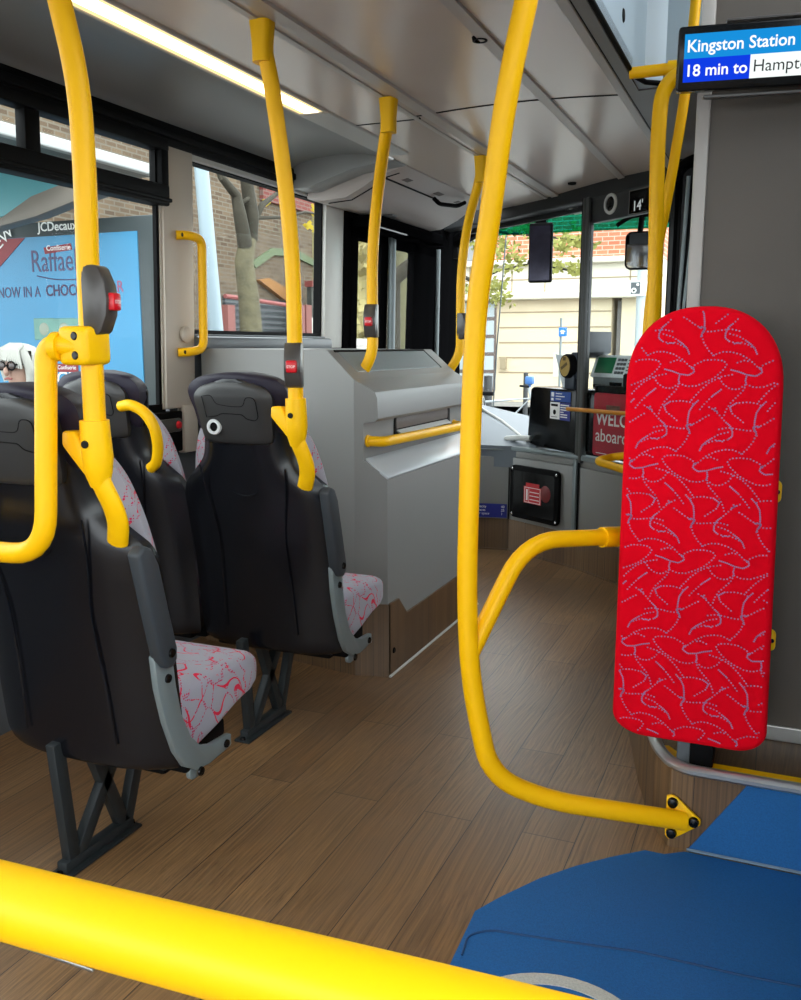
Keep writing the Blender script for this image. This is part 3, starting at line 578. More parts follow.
bm = B(); lathe(bm, [(0, .010), (.06, .009), (.080, .005), (.080, 0)], Mr @ t_, 32); obj('face', bm, mat('gold_reader_face', srgb(170, 140, 70), .45, var=.25, vscale=40), cr, 40)
bm = B(); box(bm, -.03, .03, -.008, .008, .009, .0115, 0, M=Mr @ Matrix.Rotation(.5, 4, 'Z')); box(bm, -.012, .012, .03, .05, .009, .011, 0, M=Mr); obj('face_mark', bm, mat('reader_mark', srgb(90, 70, 30), .5), cr)
# welcome poster on the cab side
wp = thing('poster', 'red welcome aboard poster behind the cab screen', 'poster', cab(.2, .655))
bm = B(); prism(bm, rrect(.52, .325, .018, 4, .355, .172), 'z', -.030, -.024, M=cabM(0, .628)); obj('sheet', bm, mat('poster_red', srgb(176, 18, 44), .35), wp)
text('lettering', 'WELCOME', .094, cabM(.118, .800, -.0235), WHITE, wp, bold=.0012)
text('lettering', 'aboard', .094, cabM(.116, .714, -.0235), WHITE, wp); text('lettering', 'T', .094, cabM(.40, .714, -.0235), WHITE, wp)
bm = B(); box(bm, .125, .215, .022, .026, -.0238, -.0232, M=cabM(0, .628)); obj('print_rule', bm, WHITE, wp)
bm = B(); box(bm, .20, .31, .245, .275, -.0238, -.0232, M=cabM(0, .628)); obj('crest', bm, mat('crest_brown', srgb(120, 84, 70), .5, var=.5, vscale=60), wp)
bm = B(); box(bm, .035, .058, .02, .33, -.034, -.02, .004, M=cabM(0, .628)); box(bm, .058, .60, .33, .40, -.10, -.05, .006, M=cabM(0, .60)); struct('trim_17', bm, GLOSSBLK)
# yellow bar behind the poster and the cab-side hand rail
gb = B(); tube(gb, [tuple(cab(-.075, .868, .024)), tuple(cab(0.25, .872, .024)), tuple(cab(.50, .878, .024))], .011, 0, seg=12); single('screen_guard_bar', gb, mat('amber_bar', srgb(200, 130, 16), .35), 'thin amber bar crossing in front of the red welcome poster', 'bar', smooth=40)
gr = B(); tube(gr, [tuple(cab(.60, .70, .03)), tuple(cab(.34, .655, .03)), tuple(cab(.36, .643, .15)), tuple(cab(.62, .625, .15))], .019, .05); single('cab_handrail', gr, YEL, 'bent yellow hand rail below the welcome poster beside the red backrest', 'handrail', smooth=40)
# emergency box and capacity notice on the grey panel
def panM(px, py):
    a, b = Vector((-1.445, 5.075, 0)), Vector((-0.98, 4.775, 0)); u = (b - a).normalized(); n = Vector((u.y, -u.x, 0)); return a, u, n
a0, u0, n0 = panM(0, 0)
Me = axes(a0 + u0 * .018 + Vector((0, 0, .215)) + n0 * .001, u0, (0, 0, 1), n0) @ Matrix.Diagonal((1.10, 1.06, 1, 1))
eb = thing('extinguisher_box', 'black framed wall box with a red label set in the grey cab panel', 'emergency box', Me @ Vector((.2, 0, 0)))
bm = B(); prism(bm, rrect(.365, .29, .03, 5, .195, .145), 'z', 0, .022, .006, M=Me); obj('frame', bm, BLK, eb, 40)
bm = B(); prism(bm, rrect(.305, .235, .015, 4, .195, .145), 'z', .020, .0235, 0, M=Me); obj('cover', bm, GLOSSBLK, eb, 40)
bm = B(); box(bm, .125, .255, .095, .185, .0235, .0245, 0, M=Me); box(bm, .14, .24, .185, .205, .0235, .0245, 0, M=Me); obj('red_label', bm, mat('red_label', srgb(190, 24, 36), .4), eb, label='red label')
bm = B(); 
for a in ((.131, .249, .1785, .1815), (.131, .249, .0985, .1015), (.131, .134, .1, .18), (.246, .249, .1, .18), (.163, .165, .1, .18), (.17, .24, .155, .159), (.17, .24, .135, .139), (.17, .24, .115, .119), (.143, .155, .11, .17)): box(bm, a[0], a[1], a[2], a[3], .0245, .0250, 0, M=Me)
obj('label_print', bm, WHITE, eb)
bm = B(); ball(bm, (.285, .16, .022), .04, (1, 1.2, .12), 16); bmesh.ops.transform(bm, matrix=Me, verts=bm.verts); obj('extinguisher_top', bm, mat('dim_red', srgb(110, 16, 20), .35), eb, 40)
bm = B()
for x, y in ((.03, .02), (.36, .02), (.03, .27), (.36, .27)): bm = B(); lathe(bm, [(0, .003), (.007, .002), (.007, 0)], Me @ Matrix.Translation((x, y, .021)), 10); obj('screw', bm, CHROME, eb, 40)
uN = Vector((-1.46 + 1.90, .075, 0)).normalized(); nN = Vector((uN.y, -uN.x, 0))
Mn = axes(Vector((-1.735, 5.022, .198)) + nN * .006, uN, (0, 0, 1), nN)
cn = thing('capacity_notice', 'small navy capacity notice low on the grey panel beside the central pole', 'notice', Mn @ Vector((.1, 0, 0)))
bm = B(); box(bm, 0, .285, 0, .082, 0, .002, M=Mn); obj('sheet', bm, NAVY, cn)
text('lettering', 'Seating capacity\nStanding places\nWheelchair space', .021, Mn @ Matrix.Translation((.03, .058, .0022)), WHITE, cn)
text('lettering', '40\n25\n1', .021, Mn @ Matrix.Translation((.25, .058, .0022)), WHITE, cn)
# ---------------------------------------------------------------- stair plinth, partition
bm = B(); PLP = [(XR, 2.112), (-0.185, 2.112), (-0.235, 2.20), (-0.30, 2.42), (-0.39, 2.80), (-0.47, 3.2), (-0.47, 4.1), (XR, 4.1)]
prism(bm, PLP, 'z', 0.0, 0.205); struct('baseboard_stair', bm, WOODV)
bm = B(); prism(bm, [(-.138, .003), (XR, .003), (XR, .198), (-.012, .198)], 'y', 2.107, 2.113); struct('floor_blue_upstand', bm, BLUE)
bm = B(); tube(bm, [(-.14, 2.104, .006), (XR, 2.104, .006)], .004, seg=6); struct('trim_18', bm, mat('pale_weld', srgb(110, 130, 150), .7))
bm = B()
for P in ([(XR, 2.108, .208), (-.172, 2.108, .208), (-.225, 2.19, .208), (-.29, 2.42, .208), (-.36, 2.72, .208)],): tube(bm, P, .013, .05, seg=10, ry=.016)
struct('trim_19', bm, ALU, 40)
bm = B(); prism(bm, [(XR, 2.125), (-.165, 2.125), (-.172, 2.135), (-.22, 2.22), (-.205, 2.225), (-.155, 2.165), (XR, 2.165)], 'z', .204, .2085); struct('trim_20', bm, YEL2)
bm = B(); box(bm, -.215, XR, 2.372, 2.395, .245, 2.72); struct('wall_partition', bm, PART)
bm = B(); box(bm, -.215, XR, 2.366, 2.40, .205, .245, .003); struct('trim_21', bm, ALU)
bm = B(); box(bm, -.232, -.200, 2.360, 2.402, .205, 2.72, .004); struct('trim_22', bm, mat('pale_post_trim', srgb(166, 160, 154), .35), 40)
# driver cab bulkhead seen beyond the stair rail
bm = B(); box(bm, -.47, XR, 3.92, 3.98, .2, 1.94, .01); tube(bm, [(-.445, 3.90, .9), (-.445, 3.90, 1.9), (-.38, 3.90, 1.935), (XR, 3.90, 1.935)], .02, .05, seg=8); struct('wall_cab_rear', bm, GLOSSBLK)
bm = B(); tube(bm, [(-.425, 3.90, .9), (-.395, 3.86, 1.86)], .008, seg=8); tube(bm, [(-.40, 3.88, 1.2), (-.36, 3.86, 1.86)], .006, seg=8); struct('trim_23', bm, STEEL)
bm = B(); box(bm, -.23, XR, 3.1, 3.14, .2, 2.7); struct('wall_stair_end', bm, mat('dark_stair_panel', srgb(12, 12, 13), .5, spec=.1))

# ---------------------------------------------------------------- padded wheelchair backrest
wb = thing('wheelchair_backrest', 'tall red patterned padded wheelchair backrest standing in front of the dark partition', 'backrest', (-.17, 2.2, .205))
PX, PW, PZ0, PZ1, PY = -.168, .332, .262, 1.287, 2.125
ol = []
for k in range(9): a = R(180 + 90 * k / 8); ol.append((PX - PW / 2 + .075 + .075 * math.cos(a), PZ0 + .055 + .055 * math.sin(a)))
for k in range(9): a = R(270 + 90 * k / 8); ol.append((PX + PW / 2 - .065 + .065 * math.cos(a), PZ0 + .055 + .055 * math.sin(a)))
for k in range(33):
    a = R(180 * k / 32); cx, sx_ = math.cos(a), math.sin(a)
    ol.append((PX + PW / 2 * math.copysign(abs(cx) ** .86, cx), PZ1 - .175 + .175 * abs(sx_) ** .9))
ol = [(x + .022 * (1 - (z - PZ0) / (PZ1 - PZ0)) * ((x - PX) / PW + .5), z) for x, z in ol]
def inside(x, z, m=.012):
    x = x - .022 * (1 - (z - PZ0) / (PZ1 - PZ0)) * ((x - PX) / PW + .5)
    if z < PZ0 + m + .004 or z > PZ1 - m: return False
    h = PW / 2 - m; dx = x - PX
    if z > PZ1 - .175:
        q = (z - (PZ1 - .175)) / (.175 - m); return abs(dx) < h * max(0, 1 - q ** 2.1) ** .46
    if z < PZ0 + .055:
        q = (PZ0 + .055 - z) / (.055 - m * .5); return abs(dx) < h - .07 * (1 - math.sqrt(max(0, 1 - q * q)))
    return abs(dx) < h
# hand traced scribbles of the moquette (repeat cell), dotted (1) or dashed dense (0)
CUR = [(0, [(235, 330), (270, 338), (305, 350), (345, 355), (370, 340), (365, 322), (350, 318)]), (0, [(305, 350), (300, 375), (305, 390)]),
       (1, [(305, 390), (290, 420), (265, 445), (240, 470)]),
       (1, [(305, 390), (340, 402), (380, 400), (420, 385), (460, 365), (495, 335), (515, 310), (500, 292), (460, 288), (415, 290), (380, 305), (355, 320)]),
       (1, [(450, 270), (490, 255), (530, 255), (570, 265), (610, 285), (640, 310), (665, 330)]),
       (1, [(455, 270), (430, 250), (405, 215), (395, 185), (405, 162)]), (0, [(392, 190), (398, 170), (412, 158), (395, 150), (375, 155)]),
       (0, [(405, 160), (405, 130), (400, 95), (385, 70), (360, 45)]), (1, [(405, 170), (440, 170), (480, 165), (520, 160), (545, 165), (575, 172)]),
       (0, [(500, 178), (500, 198), (520, 212)]), (1, [(520, 212), (550, 218), (580, 220)]), (0, [(500, 178), (512, 152), (535, 135)]), (1, [(540, 130), (565, 105), (590, 85), (620, 70)]),
       (0, [(575, 92), (590, 85), (582, 78)]), (1, [(520, 180), (560, 190), (590, 208)]), (0, [(590, 208), (612, 222), (632, 240), (645, 268)]),
       (1, [(390, 155), (360, 140), (330, 120), (300, 105)]), (1, [(385, 62), (400, 55), (440, 50), (490, 55)]), (0, [(490, 55), (518, 72), (510, 92)]), (1, [(505, 100), (470, 125), (450, 140)]),
       (1, [(365, 460), (400, 420), (440, 385), (490, 360), (540, 350)]), (0, [(460, 440), (480, 425), (497, 412)]), (1, [(455, 445), (425, 475), (400, 505)]), (1, [(240, 470), (222, 500), (212, 535)]), (1, [(300, 392), (270, 412), (235, 410), (205, 392), (185, 365)]), (1, [(560, 300), (590, 290), (620, 296)]), (1, [(330, 240), (300, 225), (270, 215), (235, 222)])]
KX, KZ = .141 / 300, .00052
dots = B(); seen = set()
def dot(x, z, s):
    key = (round(x / .0016), round(z / .0016))
    if key in seen or not inside(x, z): return
    seen.add(key); c = [dots.verts.new((x + dx * s, PY - .0007, z + dz * s)) for dx, dz in ((-1, -1), (1, -1), (1, 1), (-1, 1))]; dots.faces.new(c)
for row in range(-1, 8):
    for col in range(-3, 5):
        kx = at(679.8, 376.4, 'y', PY).x + col * .141 - (row % 2) * .072; kz = at(679.8, 376.4, 'y', PY).z - row * .2155
        mir = -1 if row % 2 else 1
        for kind, pts in CUR:
            P = [Vector((kx + mir * (x - 305) * KX, kz - (y - 360) * KZ)) for x, y in pts]
            step = .0074 if kind else .0043; carry = 0.0
            for a, b in zip(P[:-1], P[1:]):
                L = (b - a).length; t = carry
                while t < L: p = a + (b - a) * (t / L); dot(p.x, p.y, .0016 if kind else .0017); t += step
                carry = t - L
bm = B(); prism(bm, ol, 'y', PY, PY + .07, .016, 4); merge(bm, dots, 1)
obj('pad', bm, [MOQR, MOQDOT], wb, 35)
bm = B(); prism(bm, [(x * .97 + PX * .03, PZ0 + .01 + (z - PZ0) * .975) for x, z in ol], 'y', PY + .066, PY + .088, .004); obj('backing_board', bm, BLK, wb, 35)
bm = B(); box(bm, -.178, -.148, PY + .012, PY + .088, .207, .30, .003); obj('foot_bracket', bm, PANEL2, wb, 40)
bm = B(); box(bm, -.148, -.094, PY + .006, PY + .088, .210, .30, .004); obj('foot_block', bm, BLK, wb, 40)
for z in (.872, .520):
    bm = B(); prism(bm, rrect(.036, .052, .012, 3, -.004 + (.010 if z < .6 else 0), z), 'y', PY + .075, PY + .085, .002); tb = obj('side_tab', bm, YEL2, wb, 40)
    bm = B(); lathe(bm, [(0, .003), (.005, .003), (.005, 0)], axes((.006 + (.010 if z < .6 else 0), PY + .075, z), (1, 0, 0), (0, 0, 1), (0, -1, 0)), 12); obj('tab_bolt', bm, BOLT, tb, 40)
bm = B(); box(bm, -.345, -.325, PY + .03, PY + .06, 1.105, 1.135, .003); obj('edge_clip', bm, BLK, wb)
for z in (.45, .90): bm = B(); tube(bm, [(-.17, 2.20, z), (-.17, 2.37, z)], .02, seg=10); obj('support_arm', bm, BLK, wb, 40)

# ---------------------------------------------------------------- next-stop display
sa = R(9); su = Vector((math.cos(sa), math.sin(sa), 0)); sn0 = Vector((su.y, -su.x, 0)); til = R(8)
sn = (sn0 * math.cos(til) + Vector((0, 0, -1)) * math.sin(til)); sv = su.cross(sn) * -1
if sv.z < 0: sv = -sv
so = at(676, 92, 'y', 2.21); Ms = axes(so, su, sv, sn)
ds = thing('route_display', 'black framed route display screen on the partition at the upper right', 'display', so)
bm = B(); prism(bm, rrect(.60, .131, .006, 3, .30, .0655), 'z', -.05, .0, .003, M=Ms); obj('housing', bm, GLOSSBLK, ds, 40)
def scr(x0, x1, y0, y1, c, s, d=.0012, nm='picture'):
    b = B(); box(b, x0, x1, y0, y1, .0003, d, M=Ms); return obj(nm, b, emit(nm + '_glow', c, s), ds)
scr(.013, .587, .0655, .115, srgb(24, 140, 214), 1.0, nm='upper_band'); scr(.013, .152, .018, .0655, srgb(16, 60, 222), 1.0, nm='minutes_band'); scr(.152, .587, .018, .0655, srgb(246, 255, 252), 1.0, nm='destination_band')
wt = emit('screen_white', (1, 1, 1, 1), 1.0)
text('lettering', 'Kingston Station', .0345, Ms @ Matrix.Translation((.018, .079, .0016)), wt, ds, bold=.0005, depth=.0002, sx=.97)
text('lettering', '18 min to', .0335, Ms @ Matrix.Translation((.016, .030, .0016)), wt, ds, bold=.0005, depth=.0002)
text('lettering', 'Hampton Court', .0345, Ms @ Matrix.Translation((.158, .031, .0016)), emit('screen_dark', srgb(60, 60, 64), .6), ds, depth=.0002)
bm = B(); box(bm, .10, .60, .136, .142, -.045, -.01, .002, M=Ms); box(bm, .06, .62, -.016, -.008, -.045, -.015, .002, M=Ms); obj('mount_strip', bm, BPGREY, ds)
bm = B(); box(bm, .25, .40, .03, .12, -.19, -.05, .004, M=Ms); obj('wall_mount', bm, BLK, ds)

# ---------------------------------------------------------------- seats
def shell_rings(lv, th, wrap=.055, nx=18, expo=3.2, inset=.004):
    rings = []
    for z, hw, y in lv:
        r = []
        for k in range(nx + 1):
            s = -1 + 2 * k / nx; r.append((hw * s, y + wrap * abs(s) ** expo, z))
        for k in range(nx, -1, -1):
            s = -1 + 2 * k / nx; r.append(((hw - inset) * s, y + wrap * abs(s) ** expo + th * (1 - .35 * abs(s) ** 4), z))
        rings.append(r)
    return rings
def interp(lv, n=34):
    """smooth the level list (Catmull-Rom)"""
    out = []; m = len(lv)
    for i in range(m - 1):
        p0, p1, p2, p3 = lv[max(0, i - 1)], lv[i], lv[i + 1], lv[min(m - 1, i + 2)]
        for j in range(4):
            t = j / 4; v = []
            for a, b, c, d in zip(p0, p1, p2, p3): v.append(.5 * (2 * b + (c - a) * t + (2 * a - 5 * b + 4 * c - d) * t * t + (3 * b - a - 3 * c + d) * t ** 3))
            out.append(tuple(v))
    out.append(lv[-1]); return out
SL = [(.278, .195, .030), (.284, .219, .012), (.302, .230, .002), (.36, .234, -.004), (.46, .235, -.014), (.56, .236, -.026), (.66, .238, -.042), (.74, .238, -.058), (.79, .230, -.068), (.835, .190, -.078),
      (.875, .156, -.087), (.92, .143, -.096), (.96, .139, -.104), (1.00, .138, -.112), (1.04, .143, -.119), (1.07, .147, -.124), (1.088, .136, -.127), (1.102, .105, -.128), (1.110, .062, -.128)]
SLI = interp(SL)
def y_at(z):
    for a, b in zip(SL[:-1], SL[1:]):
        if a[0] <= z <= b[0]: return a[2] + (b[2] - a[2]) * (z - a[0]) / (b[0] - a[0])
    return SL[-1][2]
RINGM = mat('pale_metal_ring', srgb(206, 206, 206), .3, metal=.3)
def make_seat(name, label, x, y, aisle=True, group='patterned bus seats', ldy=0.0, hy=0.0, sx=1.0):
    po = (-1.195 - x) / sx
    t = thing(name, label, 'seat', (x, y, 0), group); t.scale = (sx, 1, 1)
    bm = B(); loft(bm, shell_rings(SLI, .045)); sh = obj('back_shell', bm, SHELL, t, 50, True)
    bm = B()
    for sx in (-1, 1): tube(bm, [(sx * .135, y_at(.86) - .000, .86), (sx * .125, y_at(.76) + .002, .76), (sx * .105, y_at(.66) + .001, .66), (sx * .112, y_at(.5) + .001, .5), (sx * .118, y_at(.36) + .001, .345)], .0028, .05, seg=6)
    tube(bm, [(.04 * math.cos(R(a)), y_at(.79) + .001, .79 + .018 * math.sin(R(a))) for a in range(0, 360, 15)], .0022, seg=6, closed=True)
    obj('moulded_line', bm, SHELL, sh, 60, True)
    # headrest panel
    hp = [(.926, .085, y_at(.926) - .004), (.932, .100, y_at(.93) - .010), (.95, .108, y_at(.95) - .012), (1.0, .113, y_at(1.0) - .013), (1.05, .121, y_at(1.05) - .014), (1.070, .116, y_at(1.07) - .013), (1.088, .096, y_at(1.088) - .011), (1.100, .062, y_at(1.1) - .008)]
    bm = B(); loft(bm, shell_rings(interp(hp), .03, .016, 14, 4.0)); h = obj('headrest_panel', bm, GREYHEAD, t, 50, True)
    bm = B(); bone = [(-.085, 1.062), (-.055, 1.066), (-.045, 1.040), (.0, 1.034), (.040, 1.034), (.050, 1.062), (.078, 1.058), (.082, 1.005), (.072, .995), (.045, 1.000), (.035, 1.012), (-.03, 1.014), (-.045, 1.006), (-.078, 1.002)]
    tube(bm, fillet([(p[0], y_at(p[1]) - .0132, p[1]) for p in bone] , .012, 3), .0012, seg=5, closed=True); obj('embossed_outline', bm, BLK, h, 60, True)
    Mr_ = axes((-.058, y_at(.975) - .0125, .975), (1, 0, 0), (0, 0, 1), (0, -1, 0))
    bm = B(); lathe(bm, [(.013, 0), (.013, .006), (.021, .006), (.023, 0)], Mr_, 22); obj('socket_ring', bm, RINGM, h, 40, True)
    bm = B(); lathe(bm, [(0, .002), (.013, .002), (.013, 0)], Mr_, 18); obj('socket', bm, GLOSSBLK, h, 40, True)
    # purple headrest and moquette back cushion
    hr_ = [(.955, .125, y_at(.95) + .02), (.97, .138, y_at(.97) + .016), (1.02, .145, y_at(1.02) + .012), (1.05, .152, y_at(1.06) + .010), (1.075, .154, y_at(1.07) + .006), (1.095, .143, y_at(1.08) + .004), (1.112, .117, y_at(1.1) + .002), (1.122, .080, y_at(1.1) + .004), (1.128, .03, y_at(1.1) + .012)]
    bm = B(); loft(bm, shell_rings(interp(hr_), .085, .02, 16, 3.0, .012)); obj('headrest', bm, PURPLE, t, 60, True)
    bc = [(.40, .190, .055), (.42, .205, .045), (.50, .218, .030), (.62, .221, .012), (.74, .220, -.010), (.82, .212, -.026), (.88, .200, -.038), (.94, .180, -.050), (.985, .150, -.062), (1.01, .12, -.066)]
    bm = B(); loft(bm, shell_rings(interp(bc), .062, .035, 16, 3.0, .02)); obj('back_cushion', bm, MOQG, t, 60, True)
    # seat cushion
    rings = []; CD = .055
    for yy, zb, zt, hw in [(.066, .33, .46, .190), (.070, .305, .49, .205), (.085, .296, .508, .212), (.14, .296, .515, .214), (.24, .318, .512, .215), (.33, .345, .505, .215), (.385, .352, .502, .213), (.415, .362, .492, .208), (.431, .380, .478, .200), (.440, .405, .455, .188)]:
        rings.append([(p[0], yy, p[1] - CD * (0.25 + 0.75 * min(1, max(0, (p[1] - zb) / (zt - zb))))) for p in rrect(2 * hw, zt - zb, min(.035, (zt - zb) * .45), 5, 0, (zt + zb) / 2)])
    bm = B(); loft(bm, rings); obj('seat_cushion', bm, MOQG, t, 60, True)
    bm = B(); box(bm, -.19, .19, .06, .30, .262, .305, .008); box(bm, .17, .235, .075, .13, .268, .30, .006); obj('seat_frame', bm, BLK, t, 40, True)
    if aisle:
        # folded-up armrest and its grey bracket
        arm = [(-.082, .800), (-.062, .815), (-.038, .806), (-.018, .770), (.030, .580), (.028, .555), (.012, .540), (-.010, .545), (-.026, .565)]
        bm = B(); prism(bm, fillet([(p[0], p[1], 0) for p in arm + arm[:1]], .012, 3)[:-1] and [(p[0], p[1]) for p in arm], 'x', .232, .262, .008, 3); a = obj('armrest', bm, ARM, t, 40, True)
        bm = B()
        for (yy, zz) in ((.006, .575),): lathe(bm, [(0, .004), (.009, .004), (.010, 0)], axes((.262, yy, zz), (0, 1, 0), (0, 0, 1), (1, 0, 0)), 14)
        obj('armrest_bolt', bm, BOLT, a, 40, True)
        outer = [(-.028, .575), (-.020, .50), (.000, .42), (.030, .34), (.060, .295), (.100, .270), (.150, .262), (.238, .270)]
        inner = [(.238, .300), (.160, .305), (.120, .320), (.085, .355), (.055, .42), (.040, .49), (.034, .545), (.030, .575)]
        bm = B(); prism(bm, outer + inner, 'x', .230, .246, .004, 2); br = obj('armrest_bracket', bm, STEEL, t, 40, True)
        for (yy, zz, r) in ((.012, .515, .009), (.215, .284, .009), (.112, .262, .010)): bm = B(); lathe(bm, [(0, .005), (r, .004), (r + .001, 0)], axes((.246, yy, zz), (0, 1, 0), (0, 0, 1), (1, 0, 0)), 14); obj('bracket_bolt', bm, BOLT, br, 40, True)
        bm = B(); prism(bm, rrect(.05, .034, .015, 3, .112, .262), 'x', .225, .236, .002); obj('fixing_eye', bm, STEEL, br, 40, True)
        # pole clamp and grab handle
        bm = B(); tube(bm, [(po, -.146 + hy, 1.062), (po, -.145 + hy, 1.03), (po, -.142 + hy, .99), (po - .002, -.140 + hy, .960), (po - .004, -.135 + hy, .935)], [.0265, .0275, .028, .025, .018], seg=18, ry=None); 
        
        hd_ = obj('pole_socket', bm, YEL2, t, 50, True)
        bm = B(); prism(bm, [(po - .066, 1.040), (po - .068, 1.012), (po - .045, .985), (po - .018, .955), (po, .945), (po, 1.0), (po - .02, 1.012), (po - .035, 1.040)], 'y', -.160 + hy, -.128 + hy, .006, 2)
        pts = [(po - .010, -.146, .985), (po - .004, -.142, .960), (po + .006, -.134, .925), (po + .014, -.122, .890), (po + .011, -.108, .855), (po + .000, -.098, .828), (po - .006, -.092, .815)]
        tube(bm, fillet([(x_, y_ + hy, z_) for x_, y_, z_ in pts], .03, 4), [.019] * 3 + [.0205] * 40, seg=14, ry=.015) if False else tube(bm, fillet([(x_, y_ + hy, z_) for x_, y_, z_ in pts], .03, 4), .0215, seg=14, ry=.0145)
        obj('grab_handle', bm, YEL2, t, 50, True)
        bm = B(); lathe(bm, [(0, .003), (.007, .003), (.008, 0)], axes((po - .002, -.172 + hy, 1.018), (1, 0, 0), (0, 0, 1), (0, -1, 0)), 12); obj('socket_bolt', bm, BOLT, hd_, 40, True)
        # leg stand: floor rail with two V struts
        lx = -.042; st = []
        bm = B(); box(bm, lx - .026, lx + .026, -.06 + ldy, .205 + ldy, 0, .008, .003); box(bm, lx - .014, lx + .014, -.045 + ldy, .19 + ldy, .008, .034, .004); fr = obj('floor_rail', bm, DSTEEL, t, 40, True)
        for yy in (-.052, .197): bm = B(); lathe(bm, [(0, .008), (.007, .007), (.008, 0)], Matrix.Translation((lx + .0, yy + ldy, .008)), 12); obj('rail_bolt', bm, BOLT, fr, 40, True)
        for (a, b) in (((-.012, .02), (-.040, .325)), ((.0, .02), (.225, .325)), ((.165, .02), (.045, .325)), ((.170, .02), (.285, .325))):
            d = Vector((0, b[0] - a[0], b[1] - a[1])).normalized(); n_ = Vector((0, -d.z, d.y))
            bm = B(); w = .017
            pa, pb = Vector((0, a[0] + ldy, a[1])), Vector((0, b[0] + ldy, b[1]))
            prism(bm, [(p.y, p.z) for p in (pa - n_ * w, pb - n_ * w, pb + n_ * w, pa + n_ * w)], 'x', lx - .012, lx + .012, .003); obj('leg', bm, DSTEEL, t, 40, True)
        bm = B(); box(bm, lx - .03, lx + .03, .04, .30, .315, .335, .003); box(bm, -.20, .20, .05, .10, .28, .33, .003); obj('cross_beam', bm, DSTEEL, t, 40, True)
    else:
        bm = B(); pts = [(.105, -.120, 1.024), (.145, -.128, 1.032), (.188, -.118, 1.012), (.216, -.108, .965), (.213, -.092, .90), (.193, -.082, .852), (.168, -.076, .838)]
        tube(bm, fillet(pts, .03, 4), .0165, seg=14); obj('grab_handle', bm, YEL2, t, 50, True)
        bm = B(); box(bm, -.26, -.18, .06, .30, .27, .33, .004); obj('wall_bracket', bm, DSTEEL, t, 40, True)
    return t
make_seat('bus_chair', 'nearest black backed bus seat with red and grey moquette, rail hooked behind it', -1.405, 1.45, ldy=.035, hy=.04, sx=1.06)
make_seat('bus_chair', 'second black backed aisle seat, standing before the grey console', -1.412, 2.26, sx=1.06)
make_seat('bus_chair', 'window side black backed seat between the other two, without a floor stand', -1.905, 2.26, False)

# ---------------------------------------------------------------- yellow poles and rails
RP = .0205
def bell(parent, x, y, z, face, r=RP, red=(0.0, 0.0), h=.13):
    """bell push housing clamped on a pole; face = unit direction of the button"""
    f = Vector(face).normalized(); u = Vector((0, 0, 1)).cross(f).normalized(); M = axes((x, y, z), u, (0, 0, 1), f)
    bm = B(); prof = [(-r * .3, -h / 2), (r + .002, -h / 2), (r + .009, -h / 2 + .006), (r + .021, -h * .22), (r + .024, 0), (r + .021, h * .22), (r + .009, h / 2 - .006), (r + .002, h / 2), (-r * .3, h / 2)]
    t = B(); prism(t, prof, 'z', -.0225, .0225, .004, 2); bmesh.ops.transform(t, matrix=M @ Matrix(((0, 0, 1, 0), (0, 1, 0, 0), (1, 0, 0, 0), (0, 0, 0, 1))), verts=t.verts); merge(bm, t)
    o = obj('bell_housing', bm, BPGREY, parent, 40)
    bm = B(); box(bm, -.014, .014, -.016, .016, r + .015, r + .034, .004, M=M @ Matrix.Translation((0, -.003, 0))); b = obj('bell_button', bm, REDP, o, 40, label='red bell button')
    text('lettering', 'STOP', .0095, M @ Matrix.Translation((-.0117, -.0065, r + .0342)), WHITE, b, depth=.0002)
    return o
def socket(parent, x, y, z0, z1, r=RP):
    bm = B(); rings = [[(x + sx * 1, y + sy * 1, z) for sx, sy in rrect(2 * w, 2 * w, w * .6, 4)] for z, w in ((z0, r * 1.12), (z0 + (z1 - z0) * .45, r * 1.14), (z1, r * 1.36))]
    loft(bm, rings); return obj('ceiling_socket', bm, YEL2, parent, 40)
# pole at the nearest seat
p1 = thing('grab_pole', 'leftmost grab pole, rising from the nearest seat, with bell push', 'pole', (-1.195, 1.345, 1.0), 'vertical yellow grab poles')
bm = B(); tube(bm, [(-1.195, 1.345, 1.02), (-1.192, 1.345, 1.30), (-1.176, 1.335, 1.50), (-1.184, 1.342, 1.66), (-1.215, 1.33, 1.83), (-1.232, 1.33, 1.90)], RP, .15); obj('tube', bm, YEL, p1, 50)
socket(p1, -1.233, 1.33, 1.89, 1.99); bell(p1, -1.188, 1.345, 1.283, (.97, .20, 0), h=.125)
# rail hooked from that pole behind the seat back
l1 = thing('seat_back_rail', 'bent yellow rail clamped to the leftmost pole, hooked down behind the nearest seat', 'handrail', (-1.29, 1.30, .78))
bm = B(); tube(bm, [(-1.195, 1.320, 1.198), tuple(at(46, 343, 'y', 1.305)), tuple(at(46, 556, 'y', 1.285)), (-1.62, 1.285, at(0, 556, 'y', 1.285).z + .004)], RP, [.07, .085]); obj('tube', bm, YEL, l1, 50)
bm = B(); box(bm, -1.235, -1.166, 1.300, 1.372, 1.165, 1.236, .012, 3); tube(bm, [(-1.232, 1.312, 1.199), (-1.248, 1.310, 1.199)], .027, seg=16); cl = obj('clamp', bm, YEL2, l1, 40)
for z in (1.183, 1.218): bm = B(); lathe(bm, [(0, .002), (.006, .002), (.008, 0)], axes((-1.192, 1.300, z), (1, 0, 0), (0, 0, 1), (0, -1, 0)), 12); obj('clamp_bolt', bm, BOLT, cl, 40)
